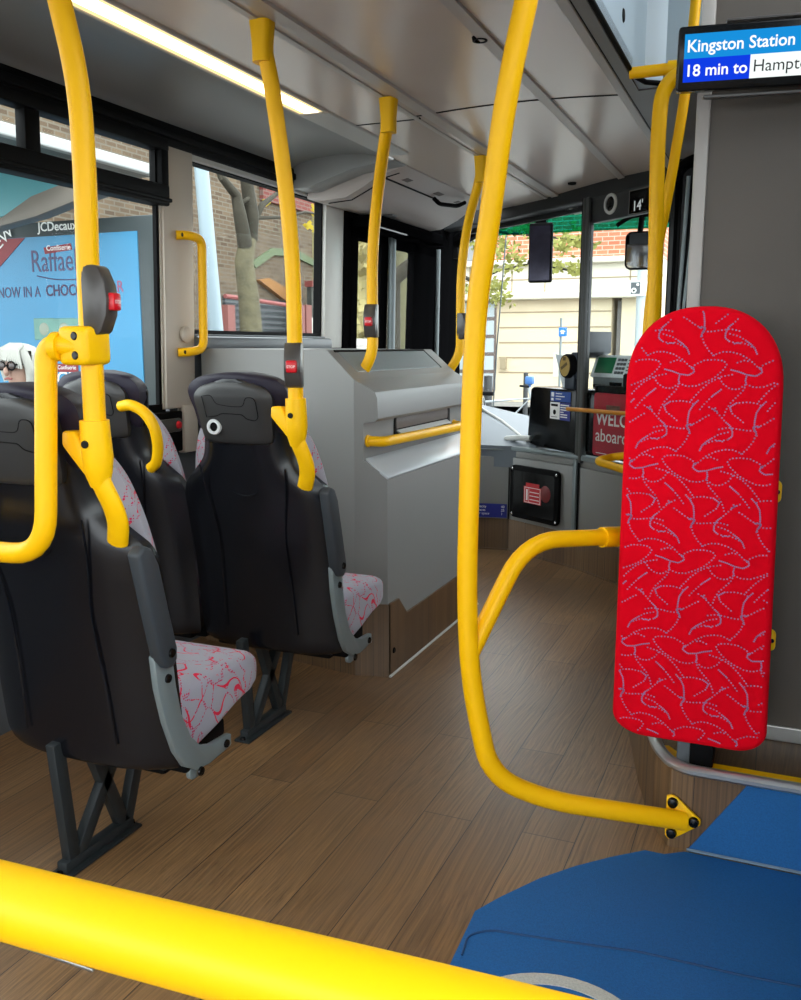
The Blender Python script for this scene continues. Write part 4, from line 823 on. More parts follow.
# pole at the second seat
p2 = thing('grab_pole', 'grab pole rising from the second seat in front of the side window, with bell push', 'pole', (-1.195, 2.115, 1.0), 'vertical yellow grab poles')
bm = B(); tube(bm, [(-1.195, 2.115, 1.03), (-1.193, 2.112, 1.40), (-1.205, 2.10, 1.62), (-1.232, 2.085, 1.86), (-1.243, 2.075, 1.93)], RP, .12); obj('tube', bm, YEL, p2, 50)
socket(p2, -1.245, 2.072, 1.895, 1.99); bell(p2, -1.195, 2.115, 1.150, (.30, -.95, 0), h=.118)
# poles on the console
for (lab, dy, sy) in (('grab pole standing on the near end of the grey console, with bell push', 0.0, 1.0), ('grab pole at the far end of the console, mostly hidden behind the central pole', .98, .92)):
    p3 = thing('grab_pole', lab, 'pole', (-1.45, 3.05 + dy, 1.07), 'vertical yellow grab poles')
    q = [(-1.45, 3.03, 1.075), (-1.395, 3.045, 1.165), (-1.40, 3.055, 1.53), (-1.36, 3.02, 1.74), (-1.262, 2.86, 1.865), (-1.240, 2.838, 1.93)]
    bm = B(); tube(bm, [(x, y + dy, z) for x, y, z in q], RP, [.05, .15, .12, .05]); obj('tube', bm, YEL, p3, 50)
    socket(p3, -1.238, 2.836 + dy, 1.885, 1.99)
    bell(p3, -1.397, 3.05 + dy, 1.29, (.12, -1, 0) if dy == 0 else (.9, -.3, 0), h=.12)
# central pole with its sloping brace
cpole = thing('aisle_pole', 'tall yellow pole in mid aisle bending across to the stair plinth', 'pole', (-.60, 1.85, .15))
bm = B(); tube(bm, [(at(536, -45, 'y', 1.785).x + .010, 1.782, 1.99)] + [tuple(at(px, py, 'y', yy)) for px, py, yy in ((536, -45, 1.785), (505, 100, 1.80), (489, 225, 1.825), (477, 300, 1.84), (471.5, 400, 1.85), (469, 500, 1.85), (466.5, 590, 1.85), (470, 680, 1.85), (490, 776, 1.87))] + [tuple(at(548, 800.5, 'y', 1.94)), tuple(at(684, 821, 'y', 2.098))], .0225, [.05, .1, .1, .1, .1, .1, .1, .1, .1, .20], seg=22); obj('tube', bm, YEL, cpole, 50)
bm = B(); tube(bm, [(-.612, 1.85, .51), (-.530, 2.01, .752), (-.225, 2.38, .72)], .0205, [.10]); obj('brace', bm, YEL, cpole, 50)
bm = B(); tube(bm, [(-.385, 2.186, .737), (-.225, 2.38, .72)], .0255, seg=16); obj('brace_sleeve', bm, YEL2, cpole, 50)
bm = B(); prism(bm, [(-.192, .135), (-.180, .140), (-.168, .135), (-.112, .088), (-.112, .076), (-.170, .030), (-.184, .026), (-.192, .035)], 'y', 2.100, 2.108, .001); fl = obj('flange', bm, YEL2, cpole, 40)
for (x, z) in ((-.177, .122), (-.127, .082), (-.177, .043)): bm = B(); lathe(bm, [(0, .012), (.011, .009), (.013, 0)], axes((x, 2.100, z), (1, 0, 0), (0, 0, 1), (0, -1, 0)), 14); obj('flange_bolt', bm, BOLT, fl, 40)
bm = B(); q = at(536, -45, 'y', 1.785); tube(bm, [(q.x + .01, q.y, 1.972), (q.x + .01, q.y, 1.99)], .04, seg=18); obj('ceiling_flange', bm, YEL2, cpole, 40)
# pole beside the partition, with elbow, and the stair rail behind it
p5 = thing('stair_pole', 'yellow pole with elbow top rising beside the red backrest under the route display', 'pole', (-.375, 2.8, .2))
bm = B(); tube(bm, [(-.36, 2.80, .205), (-.366, 2.80, 1.35), (-.378, 2.80, 1.80), (-.370, 2.80, 1.955), (-.18, 2.80, 1.975)], .0215, [.1, .1, .11]); obj('tube', bm, YEL, p5, 50)
p6 = thing('stair_handrail', 'slim yellow stair rail slanting up behind the elbowed pole', 'handrail', (-.40, 2.95, 1.0))
bm = B(); tube(bm, [tuple(at(px, py, 'y', 2.95)) for px, py in ((643, 420), (648, 320), (655, 262), (669, 190), (682, 115), (691, 50), (698, -20), (703, -90))], .0155, .05); obj('tube', bm, YEL, p6, 50)
p7 = thing('stub_rail', 'short horizontal yellow stub rail at the corner of the stairwell opening', 'handrail', (-.42, 2.84, 1.97))
bm = B(); tube(bm, [(-.474, 2.86, 1.99), (-.33, 2.86, 1.99)], .0165); obj('tube', bm, YEL, p7, 50)
bm = B(); tube(bm, [(-.365, 2.86, 1.99), (-.315, 2.86, 1.99)], .022); obj('sleeve', bm, YEL2, p7, 50)
# front rail close to the camera
fr_ = thing('front_rail', 'large yellow rail crossing the lower left corner close to the camera', 'handrail', (-.25, .31, .9))
a1, a2 = at(-60, 885.5, 'y', .385), at(640, 1063, 'y', .385)
bm = B(); tube(bm, [(-.90, .385, a1.z - .006), a1, a2, (.30, .385, a2.z + .004)], .0225, .2, seg=28); obj('tube', bm, YEL, fr_, 50)
bm = B(); tube(bm, [(.29, .385, a2.z + .004), (XR, .385, a2.z + .004)], .03, seg=16); obj('wall_flange', bm, YEL2, fr_, 50)
bm = B(); tube(bm, [(-.895, .385, a1.z - .006), (-.95, .385, a1.z - .02), (-.95, .385, 0.0)], .0225, .06, seg=18); obj('upright', bm, YEL, fr_, 50)
# grab handle on the window pillar
gh = thing('window_grab_rail', 'small yellow D handle on the cream window pillar', 'handle', (-2.06, 2.95, 1.2))
bm = B(); tube(bm, [(-2.105, 2.855, 1.605), (-2.070, 2.885, 1.606), (-2.062, 2.955, 1.598), (-2.072, 2.955, 1.190), (-2.080, 2.885, 1.178), (-2.118, 2.855, 1.176)], .0165, [.03, .05, .05, .03]); obj('tube', bm, YEL, gh, 50)
for z in (1.605, 1.177): bm = B(); lathe(bm, [(0, .003), (.007, .003), (.008, 0)], axes((-2.085 + .02 * (z - 1.2), 2.855, z), (0, 1, 0), (0, 0, 1), (.5, -.8, 0)), 12); obj('screw', bm, BOLT, gh, 40)
bm = B(); lathe(bm, [(.030, 0), (.030, .012), (.024, .017), (0, .018)], axes((-2.117, 2.900, 1.243), (0, 1, 0), (0, 0, 1), (1, 0, 0)), 24); struct('trim_24', bm, CREAM, 40)
# bell push on the ledge under the rear window
wbp = thing('wall_bell_push', 'grey bell push with red button on the black ledge under the rear window', 'bell push', (-2.10, 2.70, .86))
M_ = axes((-2.117, 2.80, .905), (0, 1, 0), (0, 0, 1), (1, 0, 0))
bm = B(); prism(bm, rrect(.16, .05, .012, 3, -.035, 0), 'z', 0, .014, .004, M=M_); obj('housing', bm, BPGREY, wbp, 40)
bm = B(); lathe(bm, [(0, .010), (.012, .008), (.016, 0)], M_ @ Matrix.Translation((.02, 0, .014)), 18); obj('button', bm, REDP, wbp, 40)
# small dark sensors in the ceiling
for (px, py, lab) in ((480, 38, 'dark recessed sensor in the ceiling beside the top of the central pole'), (572, 183, 'dark recessed sensor in the ceiling just above the windscreen beam')):
    q = at(px, py, 'z', ZC + .012); bm = B(); lathe(bm, [(.012, .004), (.014, -.006), (.020, -.006), (.022, .004)], Matrix.Translation((q.x, q.y, ZC + .010)), 20); lathe(bm, [(0, -.001), (.012, -.001), (.012, .004)], Matrix.Translation((q.x, q.y, ZC + .010)), 16); single('ceiling_sensor', bm, BLK, lab, 'sensor', 'ceiling sensors', smooth=40)
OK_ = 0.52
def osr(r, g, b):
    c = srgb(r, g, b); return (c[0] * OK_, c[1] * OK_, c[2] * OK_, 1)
# ---------------------------------------------------------------- outside
ZG = -0.30
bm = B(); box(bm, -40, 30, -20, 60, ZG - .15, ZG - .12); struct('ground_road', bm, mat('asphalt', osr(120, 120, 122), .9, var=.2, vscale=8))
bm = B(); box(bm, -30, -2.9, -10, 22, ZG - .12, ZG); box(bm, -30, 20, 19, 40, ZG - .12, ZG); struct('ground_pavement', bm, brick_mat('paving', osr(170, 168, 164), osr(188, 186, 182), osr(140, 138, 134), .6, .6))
# bus shelter
shl = thing('bus_shelter', 'bus shelter with pale roof edge outside the rear window', 'shelter', (-4.8, 5.0, ZG))
bm = B(); box(bm, -4.26, -4.20, 2.2, 5.55, 2.39, 2.465, .01); obj('roof_edge', bm, mat('white_fascia', osr(206, 208, 206), .4), shl)
bm = B(); box(bm, -6.6, -4.26, 2.2, 5.55, 2.40, 2.43); obj('roof_panel', bm, mat('roof_grey', osr(110, 116, 116), .5), shl)
bm = B(); box(bm, -4.22, -4.19, 2.2, 5.55, 2.27, 2.34, .005); obj('gutter', bm, mat('grey_gutter', osr(168, 174, 176), .4), shl)
bm = B()
arc0 = [at(-10, 232, 'y', 4.7), at(12, 218, 'y', 4.7), at(40, 198, 'y', 4.7), at(75, 184, 'y', 4.7), at(125, 178, 'y', 4.7)]; arc1 = [at(125, 190, 'y', 4.7), at(80, 204, 'y', 4.7), at(45, 218, 'y', 4.7), at(12, 227, 'y', 4.7), at(-10, 234, 'y', 4.7)]
prism(bm, [(p.x, p.z) for p in arc0 + arc1], 'y', 4.62, 4.74, .006); obj('roof_bracket', bm, mat('beige_bracket', osr(150, 140, 128), .5), shl, 30)
bm = B(); a, b = at(-30, 165, 'y', 4.9), at(95, 178, 'y', 4.9); c, d = at(10, 216, 'y', 4.9), at(-30, 220, 'y', 4.9); prism(bm, [(p.x, p.z) for p in (a, b, at(45, 197, 'y', 4.9), c, d)], 'y', 4.88, 4.92); obj('teal_side_glass', bm, mat('teal_panel', osr(104, 196, 206), .3), shl)
for x, y in ((-6.3, 3.0), (-6.3, 5.3)):
    bm = B(); tube(bm, [(x, y, ZG), (x, y, 2.4)], .05, seg=10); obj('post', bm, PANELD, shl)
# advertising panel
YA = 5.0; ad = thing('advert_panel', 'sky blue poster in a grey shelter panel behind the nearest pole', 'advert panel', (-4.7, 5.1, ZG))
x0, x1 = -5.46, -3.84; zt = 2.052; zb = .10
bm = B(); box(bm, x0, x1, YA + .02, YA + .22, zb, zt, .012); box(bm, x0 + .3, x1 - .3, YA + .05, YA + .19, ZG, zb); obj('cabinet', bm, mat('panel_grey_green', osr(72, 82, 84), .45), ad, 40)
bm = B(); box(bm, x1 - .01, x1 + .03, YA + .04, YA + .24, zb, zt, .01); obj('side_cover', bm, mat('silver_side', osr(176, 184, 182), .35), ad, 40)
bm = B(); box(bm, -5.34, -4.01, YA + .012, YA + .022, .22, 1.952); obj('poster', bm, mat('poster_blue', osr(66, 172, 226), .4, var=.22, vscale=1.6), ad)
MA = lambda x, z, d=.010: axes((x, YA + d, z), (1, 0, 0), (0, 0, 1), (0, -1, 0))
def aw(px, py): return at(px, py, 'y', YA)
q = aw(36, 230); text('lettering', 'JCDecaux', .086, MA(q.x, q.z - .008, .019), WHITE, ad, depth=.001, bold=.001)
cx = -4.675
TX = mat('poster_plum_print', osr(92, 84, 130), .5); TXB = mat('poster_dark_plum', osr(70, 40, 96), .5); TR = mat('poster_red_print', osr(170, 30, 44), .5); TP = mat('poster_pink_print', osr(196, 90, 130), .5)
q = aw(30, 296 / 1); text('lettering', 'Raffaello', .215, MA(aw(30, 272).x, aw(30, 272).z, .010), TX, ad, depth=.001, sx=.74)
a, b = aw(44, 254), aw(71, 246); bm = B(); prism(bm, [(a.x, a.z), (b.x, a.z + .02), (b.x - .01, b.z + .02), (a.x - .01, b.z)], 'y', YA + .009, YA + .013); obj('brand_banner', bm, TR, ad); text('lettering', 'Confiserie', .052, MA(a.x + .015, a.z + .022, .008), WHITE, ad, depth=.0005)
bm = B(); tube(bm, [tuple(aw(36, 276) + Vector((0, .01, 0))), tuple(aw(55, 280) + Vector((0, .01, 0))), tuple(aw(85, 279) + Vector((0, .01, 0)))], .004, .1, seg=5); obj('flourish', bm, TX, ad)
q = aw(-3, 298); text('lettering', 'NOW IN A', .108, MA(q.x, q.z, .010), TX, ad, depth=.001, sx=.76); q = aw(45, 296); text('lettering', 'CHOCOLATE', .108, MA(q.x, q.z, .010), TXB, ad, depth=.001, bold=.002, sx=.84); q = aw(110, 292); text('lettering', 'BAR', .108, MA(q.x - .07, q.z, .010), TP, ad, depth=.001, sx=.9)
a = aw(0, 240); bm = B(); prism(bm, [(-5.34, 1.95), (aw(24, 240).x, 1.95), (-5.34, aw(0, 264).z - .1)], 'y', YA + .008, YA + .013); obj('corner_flash', bm, TR, ad); text('lettering', 'NEW', .12, MA(aw(-9, 258).x, aw(-9, 258).z, .006) @ Matrix.Rotation(R(35), 4, 'Z'), WHITE, ad, depth=.001)
for k, (px0, px1) in enumerate(((34, 53), (54, 73), (74, 90))):
    a, b = aw(px0, 340), aw(px1, 318); bm = B(); box(bm, a.x, b.x, YA + .006, YA + .013, a.z, b.z, .004)
    pk = obj('chocolate_square', bm, mat('pale_green_square', osr(132, 190, 176), .5, var=.3, vscale=10), ad)
    bm = B(); ball(bm, ((a.x + b.x) / 2, YA + .006, (a.z + b.z) / 2), .045, (1, .1, 1), 12); obj('square_motif', bm, mat('cream_motif', osr(190, 200, 180), .5), pk, 40)
a, b = aw(56, 372), aw(77, 364); bm = B(); box(bm, a.x, b.x, YA + .008, YA + .013, a.z, b.z); obj('brand_banner', bm, TR, ad); text('lettering', 'Confiserie', .04, MA(a.x + .01, a.z + .02, .007), WHITE, ad, depth=.0005)
q = aw(56, 386); text('lettering', 'CHOC', .15, MA(q.x, q.z, .010), WHITE, ad, depth=.001)

# person at the stop
pe = thing('person', 'white haired person in dark glasses and navy coat at the stop outside', 'person', (0, 0, 0))
hc = at(21, 366, 'y', 4.05); pe.location = (hc.x, 4.05, ZG)
HX, HY, HZ = hc.x, 4.05, hc.z
SKIN = mat('skin', osr(222, 178, 158), .6); HAIR = mat('white_hair', osr(226, 224, 214), .7, bump=.6, bscale=90); COAT = mat('navy_coat', osr(34, 40, 58), .8); TROU = mat('dark_trousers', osr(40, 40, 44), .8)
def skin_body(name, verts, edges, rad, m, parent, lvl=2):
    me = bpy.data.meshes.new(name + '_src'); me.from_pydata(verts, edges, []); o = bpy.data.objects.new(name + '_src', me); COL.objects.link(o)
    md = o.modifiers.new('s', 'SKIN'); md.use_smooth_shade = True
    for i, r in enumerate(rad): me.skin_vertices[0].data[i].radius = (r, r) if not isinstance(r, tuple) else r
    me.skin_vertices[0].data[0].use_root = True
    sd = o.modifiers.new('d', 'SUBSURF'); sd.levels = lvl; sd.render_levels = lvl
    dg = bpy.context.evaluated_depsgraph_get(); nm = bpy.data.meshes.new_from_object(o.evaluated_get(dg)); COL.objects.unlink(o); bpy.data.objects.remove(o)
    nm.transform(Matrix.Translation(-origin(parent))); nm.materials.clear(); nm.materials.append(m); nm.name = name
    for p in nm.polygons: p.use_smooth = True
    r_ = bpy.data.objects.new(name, nm); COL.objects.link(r_); r_.parent = parent; return r_
hd2 = HZ - .01
V = [(HX, HY, hd2 - .62), (HX, HY, hd2 - .45), (HX, HY, hd2 - .28), (HX, HY, hd2 - .19), (HX, HY - .01, hd2 - .10), (HX, HY - .015, hd2), (HX, HY - .005, hd2 + .07),
     (HX - .17, HY, hd2 - .27), (HX - .21, HY, hd2 - .52), (HX - .20, HY - .06, hd2 - .75), (HX - .20, HY - .09, hd2 - .83), (HX + .17, HY, hd2 - .27), (HX + .21, HY, hd2 - .52), (HX + .20, HY - .06, hd2 - .75), (HX + .20, HY - .09, hd2 - .83),
     (HX - .09, HY, hd2 - .72), (HX - .10, HY - .01, hd2 - 1.06), (HX - .10, HY + .01, ZG + .08), (HX - .10, HY - .10, ZG + .04), (HX + .09, HY, hd2 - .72), (HX + .10, HY - .01, hd2 - 1.06), (HX + .10, HY + .01, ZG + .08), (HX + .10, HY - .10, ZG + .04)]
E_ = [(0, 1), (1, 2), (2, 3), (3, 4), (4, 5), (5, 6), (2, 7), (7, 8), (8, 9), (9, 10), (2, 11), (11, 12), (12, 13), (13, 14), (0, 15), (15, 16), (16, 17), (17, 18), (0, 19), (19, 20), (20, 21), (21, 22)]
RD = [.15, .145, .13, .055, .062, .088, .075, .06, .045, .036, .03, .06, .045, .036, .03, .095, .062, .042, .035, .095, .062, .042, .035]
skin_body('body', V, E_, RD, SKIN, pe)
CV = [V[0], V[1], V[2], (HX, HY, hd2 - .225), V[7], V[8], V[9], V[11], V[12], V[13], (HX, HY, hd2 - .95)]
skin_body('coat', CV, [(0, 1), (1, 2), (2, 3), (2, 4), (4, 5), (5, 6), (2, 7), (7, 8), (8, 9), (0, 10)], [.175, .165, .15, .08, .075, .06, .05, .075, .06, .05, .19], COAT, pe)
skin_body('trousers', [V[0], V[15], V[16], V[17], V[19], V[20], V[21]], [(0, 1), (1, 2), (2, 3), (0, 4), (4, 5), (5, 6)], [.15, .105, .075, .055, .105, .075, .055], TROU, pe)
bm = B(); ball(bm, (HX + .005, HY + .02, hd2 + .035), .107, (1.0, 1.0, 1.0), 20)
for v in list(bm.verts):                      # open the hair cap over the face, leave a swept fringe
    r = v.co - Vector((HX, HY, hd2 + .03))
    if r.y < -.03 and r.z < .06: v.co.y += .09
    if r.z < -.03: v.co.x += (v.co.x - HX) * .12
    if r.z > 0: v.co.x += .006 * math.sin(r.x * 160)
obj('hair', bm, HAIR, pe, 60)
bm = B()
tube(bm, [(HX + .070, HY - .055, hd2 + .10), (HX + .092, HY - .045, hd2 + .04), (HX + .102, HY - .03, hd2 - .02), (HX + .090, HY - .02, hd2 - .08)], .028, .03, seg=10); tube(bm, [(HX - .070, HY - .055, hd2 + .09), (HX - .090, HY - .045, hd2 + .04), (HX - .098, HY - .03, hd2 - .02), (HX - .088, HY - .02, hd2 - .075)], .024, .03, seg=10)
for k in range(13):
    t_ = k / 12; x_ = -.085 + .17 * t_; e_ = .055 - .030 * t_ + (.03 if k > 9 else 0) * -1
    tube(bm, [(HX + .02 + x_ * .45, HY - .045, hd2 + .132), (HX + x_ * .85, HY - .092, hd2 + .098), (HX + x_ * 1.02, HY - .112 + abs(x_) * .35, hd2 + e_)], [.016, .014, .006], 0, seg=7)
obj('fringe', bm, HAIR, pe, 60)
bm = B(); ball(bm, (HX - .005, HY - .108, hd2 - .02), .018, (.8, 1, 1.5), 12); obj('nose', bm, SKIN, pe, 60)
bm = B(); tube(bm, [(HX - .028, HY - .098, hd2 - .062), (HX - .003, HY - .106, hd2 - .058), (HX + .024, HY - .098, hd2 - .062)], .006, .01, seg=8); obj('mouth', bm, mat('lips', osr(180, 96, 92), .5), pe, 60)
g = B()
for s in (-1, 1): tube(g, [(HX + s * .038 + .029 * math.cos(R(a)) - .003, HY - .108, hd2 + .010 + .021 * math.sin(R(a)) + (.006 if math.sin(R(a)) > 0 else 0)) for a in range(0, 360, 20)], .004, seg=6, closed=True)
tube(g, [(HX - .01, HY - .112, hd2 + .015), (HX + .006, HY - .112, hd2 + .015)], .004, seg=6)
for s in (-1, 1): tube(g, [(HX + s * .066, HY - .106, hd2 + .022), (HX + s * .092, HY - .02, hd2 + .02)], .004, seg=6)
gl = obj('glasses', g, BLK, pe, 60)
bm = B()
for s in (-1, 1): ball(bm, (HX + s * .038 - .003, HY - .106, hd2 + .011), .026, (1, .12, .78), 14)
obj('tinted_lens', bm, mat('tinted_lens', osr(70, 52, 48), .15), gl, 60)

# lamp post, tree, brick building, fence seen through the side window
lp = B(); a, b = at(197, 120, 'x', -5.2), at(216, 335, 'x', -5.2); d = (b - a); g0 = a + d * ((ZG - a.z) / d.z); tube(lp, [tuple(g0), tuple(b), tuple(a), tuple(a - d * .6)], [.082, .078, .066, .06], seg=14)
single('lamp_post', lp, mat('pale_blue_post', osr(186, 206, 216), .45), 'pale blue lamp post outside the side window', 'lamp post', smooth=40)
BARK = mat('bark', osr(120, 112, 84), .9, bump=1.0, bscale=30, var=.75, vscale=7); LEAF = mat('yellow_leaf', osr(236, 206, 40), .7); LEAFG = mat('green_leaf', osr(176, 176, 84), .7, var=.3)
BARKD = mat('dark_bark', osr(76, 70, 56), .9, bump=.8, bscale=25, var=.4, vscale=9)
tr = thing('street_tree', 'bare grey street tree beside the lamp post outside the side window', 'tree', (0, 0, 0))
XT = -6.4; T = lambda px, py, dx=0: at(px, py, 'x', XT + dx)
base = T(252, 345); tr.location = (base.x, base.y, ZG)
bm = B(); g0 = Vector((base.x, base.y - .05, ZG)); tube(bm, [g0, T(252, 345), T(249, 300), T(244, 262), T(248, 240)], [.17, .15, .135, .12, .11], seg=14)
obj('trunk', bm, BARK, tr, 60)
bm = B()
for P, r0, r1 in (([(246, 250), (240, 215), (236, 195), (222, 178), (214, 160)], .10, .03), ([(250, 240), (252, 215), (248, 190), (244, 160), (240, 130)], .10, .07), ([(252, 225), (262, 205), (274, 196), (285, 186)], .05, .02), ([(250, 222), (258, 218), (285, 217), (305, 212), (318, 214)], .03, .012), ([(238, 205), (246, 200), (254, 195)], .03, .02)):
    n = len(P); tube(bm, [T(*p, (i % 2) * .08) for i, p in enumerate(P)], [r0 + (r1 - r0) * i / (n - 1) for i in range(n)], seg=9)
obj('branch', bm, BARKD, tr, 60)
bm = B()
for (px, py) in ((268, 202), (312, 208), (315, 214), (308, 226), (312, 228), (316, 230), (320, 226), (319, 231), (311, 224)):
    c = T(px + random.uniform(-1, 1), py, -.05)
    for k in range(4):
        o = Vector((random.uniform(-.05, .05), random.uniform(-.05, .05), random.uniform(-.03, .03))); u = Vector((.3, .9, random.uniform(-.5, .5))).normalized() * .05; v = Vector((.2, -.3, 1)).normalized() * .032
        quad(bm, [c + o - u, c + o + v, c + o + u, c + o - v])
obj('leaves', bm, LEAF, tr)
br = thing('brick_building', 'brown brick building behind the street tree', 'building', (-9.3, 12, ZG))
bm = B(); box(bm, -9.6, -9.2, 4, 17.1, ZG, 7); obj('brick_wall', bm, brick_mat('stock_brick', osr(104, 82, 60), osr(134, 112, 86), osr(136, 126, 110)), br)
bm = B(); a, b = at(262, 200, 'x', -9.15), at(330, 160, 'x', -9.15); box(bm, -9.22, -9.12, a.y, 17.1, a.z, b.z + .8); obj('red_brick_band', bm, brick_mat('red_brick', osr(140, 60, 54), osr(160, 84, 72), osr(150, 120, 110)), br)
a, b = at(262, 282, 'x', -9.1), at(340, 235, 'x', -9.1); bm = B(); arch_ = [at(255, 262, 'x', -9.1), at(275, 248, 'x', -9.1), at(300, 250, 'x', -9.1), at(320, 262, 'x', -9.1), at(320, 268, 'x', -9.1), at(298, 257, 'x', -9.1), at(276, 255, 'x', -9.1), at(258, 268, 'x', -9.1)]
prism(bm, [(p.y, p.z) for p in arch_], 'x', -9.22, -9.14); obj('arch', bm, mat('mossy_stone', osr(120, 136, 100), .8), br)
bm = B(); P = [at(262, 280, 'x', -9.05), at(272, 278, 'x', -9.05), at(302, 296, 'x', -9.05), at(300, 310, 'x', -9.05)]; prism(bm, [(p.y, p.z) for p in P], 'x', -9.22, -9.1); obj('gable_strip', bm, mat('orange_tile', osr(186, 130, 70), .8), br)
bm = B(); a, b = at(195, 345, 'x', -9.1), at(275, 300, 'x', -9.1); box(bm, -9.22, -9.14, a.y + 1.0, b.y + .6, ZG, b.z); obj('dark_shutter', bm, brick_mat('shutter', osr(58, 62, 66), osr(70, 74, 78), osr(120, 124, 126), 6, .11, mort=.02), br)
fn = thing('red_fence', 'red metal railing in front of the dark shutter behind the tree', 'railing', (-7.6, 13.5, ZG))
a, b = at(225, 296, 'x', -8), at(300, 307, 'x', -8)
bm = B(); tube(bm, [a, b], .035, seg=8); obj('top_rail', bm, mat('red_rail', osr(176, 92, 88), .6), fn)
for px in (228, 299, 306):
    p = at(px, 305, 'x', -8); bm = B(); box(bm, p.x - .06, p.x + .06, p.y - .10, p.y + .10, ZG, p.z); obj('post', bm, mat('red_post', osr(168, 100, 92), .6), fn)
bm = B(); a, b = at(303, 340, 'x', -8.02), at(316, 318, 'x', -8.02); box(bm, -8.05, -8.0, a.y, b.y, ZG, b.z); obj('pale_board', bm, PALE, fn)
gt = thing('street_gate', 'dark gate under a red lintel right of the tree', 'gate', (-8.4, 15.4, ZG)); a, b = at(306, 340, 'x', -8.5), at(345, 291, 'x', -8.5)
bm = B(); box(bm, -8.6, -8.5, a.y + .25, min(b.y + .3, 17.0), ZG, b.z); obj('leaf', bm, mat('dark_gate', osr(70, 72, 66), .6), gt)
bm = B(); c = at(306, 280, 'x', -8.5); box(bm, -8.62, -8.46, a.y + .2, min(b.y + .4, 17.0), b.z, c.z); obj('lintel', bm, mat('red_lintel', osr(150, 70, 62), .8), gt)
# scene through the entrance door: pale wall, hedge, second tree
hg = B()
for k in range(420):
    c = Vector((random.uniform(-9.1, -8.6), random.uniform(17.5, 22.3), random.uniform(1.3, 4.2))); s = random.uniform(.10, .2)
    u = Vector((random.uniform(-1, 1), random.uniform(-1, 1), random.uniform(-1, 1))).normalized() * s; v = u.orthogonal().normalized() * s * .7; quad(hg, [c - u, c + v, c + u, c - v])
box(hg, -9.7, -9.0, 17.3, 22.5, ZG, 3.9); single('hedge', hg, mat('olive_hedge', osr(206, 192, 130), .9, var=.4, vscale=6), 'olive green hedge seen through the entrance door glass', 'hedge')
bm = B(); box(bm, -8.3, -8.1, 16.5, 23, ZG, 1.35); single('boundary_wall', bm, brick_mat('pale_blockwork', osr(250, 246, 240), osr(255, 252, 246), osr(206, 202, 196), .8, .3), 'pale block boundary wall below the hedge beyond the entrance', 'wall')
t2 = thing('street_tree', 'leaning mossy street tree seen through the entrance door', 'tree', (0, 0, 0)); XT2 = -6.2; T2 = lambda px, py: at(px, py, 'x', XT2)
b0 = T2(399, 352); t2.location = (b0.x, b0.y, ZG); bm = B(); tube(bm, [Vector((b0.x, b0.y - .3, ZG)), T2(398, 352), T2(401, 310), T2(405, 270), T2(407, 240), T2(404, 190)], [.26, .24, .23, .22, .2, .16], seg=12); obj('trunk', bm, mat('mossy_bark', osr(120, 116, 84), .9, bump=.8, bscale=20, var=.4, vscale=7), t2, 60)
bm = B(); tube(bm, [T2(404, 200), T2(425, 175), T2(470, 160)], [.12, .08, .03], seg=8); obj('branch', bm, BARKD, t2, 60)

# stone building ahead
YF = 24.0; F = lambda px, py, dy=0: at(px, py, 'y', YF + dy)
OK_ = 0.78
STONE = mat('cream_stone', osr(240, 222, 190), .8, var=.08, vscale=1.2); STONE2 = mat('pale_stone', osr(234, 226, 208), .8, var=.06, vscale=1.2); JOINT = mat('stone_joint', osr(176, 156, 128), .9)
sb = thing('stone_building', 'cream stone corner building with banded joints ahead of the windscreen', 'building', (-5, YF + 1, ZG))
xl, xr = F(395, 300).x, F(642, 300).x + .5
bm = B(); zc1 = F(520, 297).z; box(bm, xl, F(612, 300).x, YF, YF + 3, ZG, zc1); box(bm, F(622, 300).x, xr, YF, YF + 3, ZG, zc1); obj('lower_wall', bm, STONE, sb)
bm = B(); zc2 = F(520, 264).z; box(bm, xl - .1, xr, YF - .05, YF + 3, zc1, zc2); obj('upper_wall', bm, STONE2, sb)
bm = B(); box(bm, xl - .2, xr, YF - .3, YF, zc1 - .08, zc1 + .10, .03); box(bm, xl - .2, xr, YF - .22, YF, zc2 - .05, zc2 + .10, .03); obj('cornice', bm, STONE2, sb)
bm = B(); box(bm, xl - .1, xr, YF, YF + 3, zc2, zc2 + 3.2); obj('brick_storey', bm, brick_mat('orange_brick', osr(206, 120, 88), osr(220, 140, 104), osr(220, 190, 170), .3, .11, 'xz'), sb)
bm = B(); zz = zc1 - .42
while zz > ZG + .4: box(bm, F(500, 300).x, F(612, 300).x, YF - .012, YF, zz, zz + .035); zz -= .40
for px in (470, 512, 545, 590, 630): p = F(px, 280); box(bm, p.x, p.x + .03, YF - .062, YF - .05, zc1 + .1, zc2)
box(bm, xl, xr, YF - .062, YF - .05, (zc1 + zc2) / 2, (zc1 + zc2) / 2 + .03); obj('stone_joints', bm, JOINT, sb)
for (pa, pb, ya, yb) in ((452, 497, 299, 390),):
    a, b = F(pa, yb), F(pb, ya); bm = B(); fw = .10
    box(bm, a.x, b.x, YF - .03, YF + .05, a.z, b.z); w_ = obj('window', bm, mat('brown_window_frame', osr(118, 104, 98), .6), sb)
    bm = B()
    for i in range(3):
        for j in range(5):
            xx = a.x + fw + i * (b.x - a.x - fw) / 3; z_ = a.z + fw + j * (b.z - a.z - fw) / 5; box(bm, xx, xx + (b.x - a.x - fw) / 3 - fw * .6, YF - .035, YF - .028, z_, z_ + (b.z - a.z - fw) / 5 - fw)
    obj('pane', bm, mat('sky_lit_pane', osr(196, 208, 214), .2), w_)
a, b = F(446, 253), F(480, 205); bm = B(); box(bm, a.x, b.x, YF - .08, YF, F(446, 262).z, b.z); w_ = obj('window', bm, mat('upper_window', osr(150, 150, 152), .4), sb)
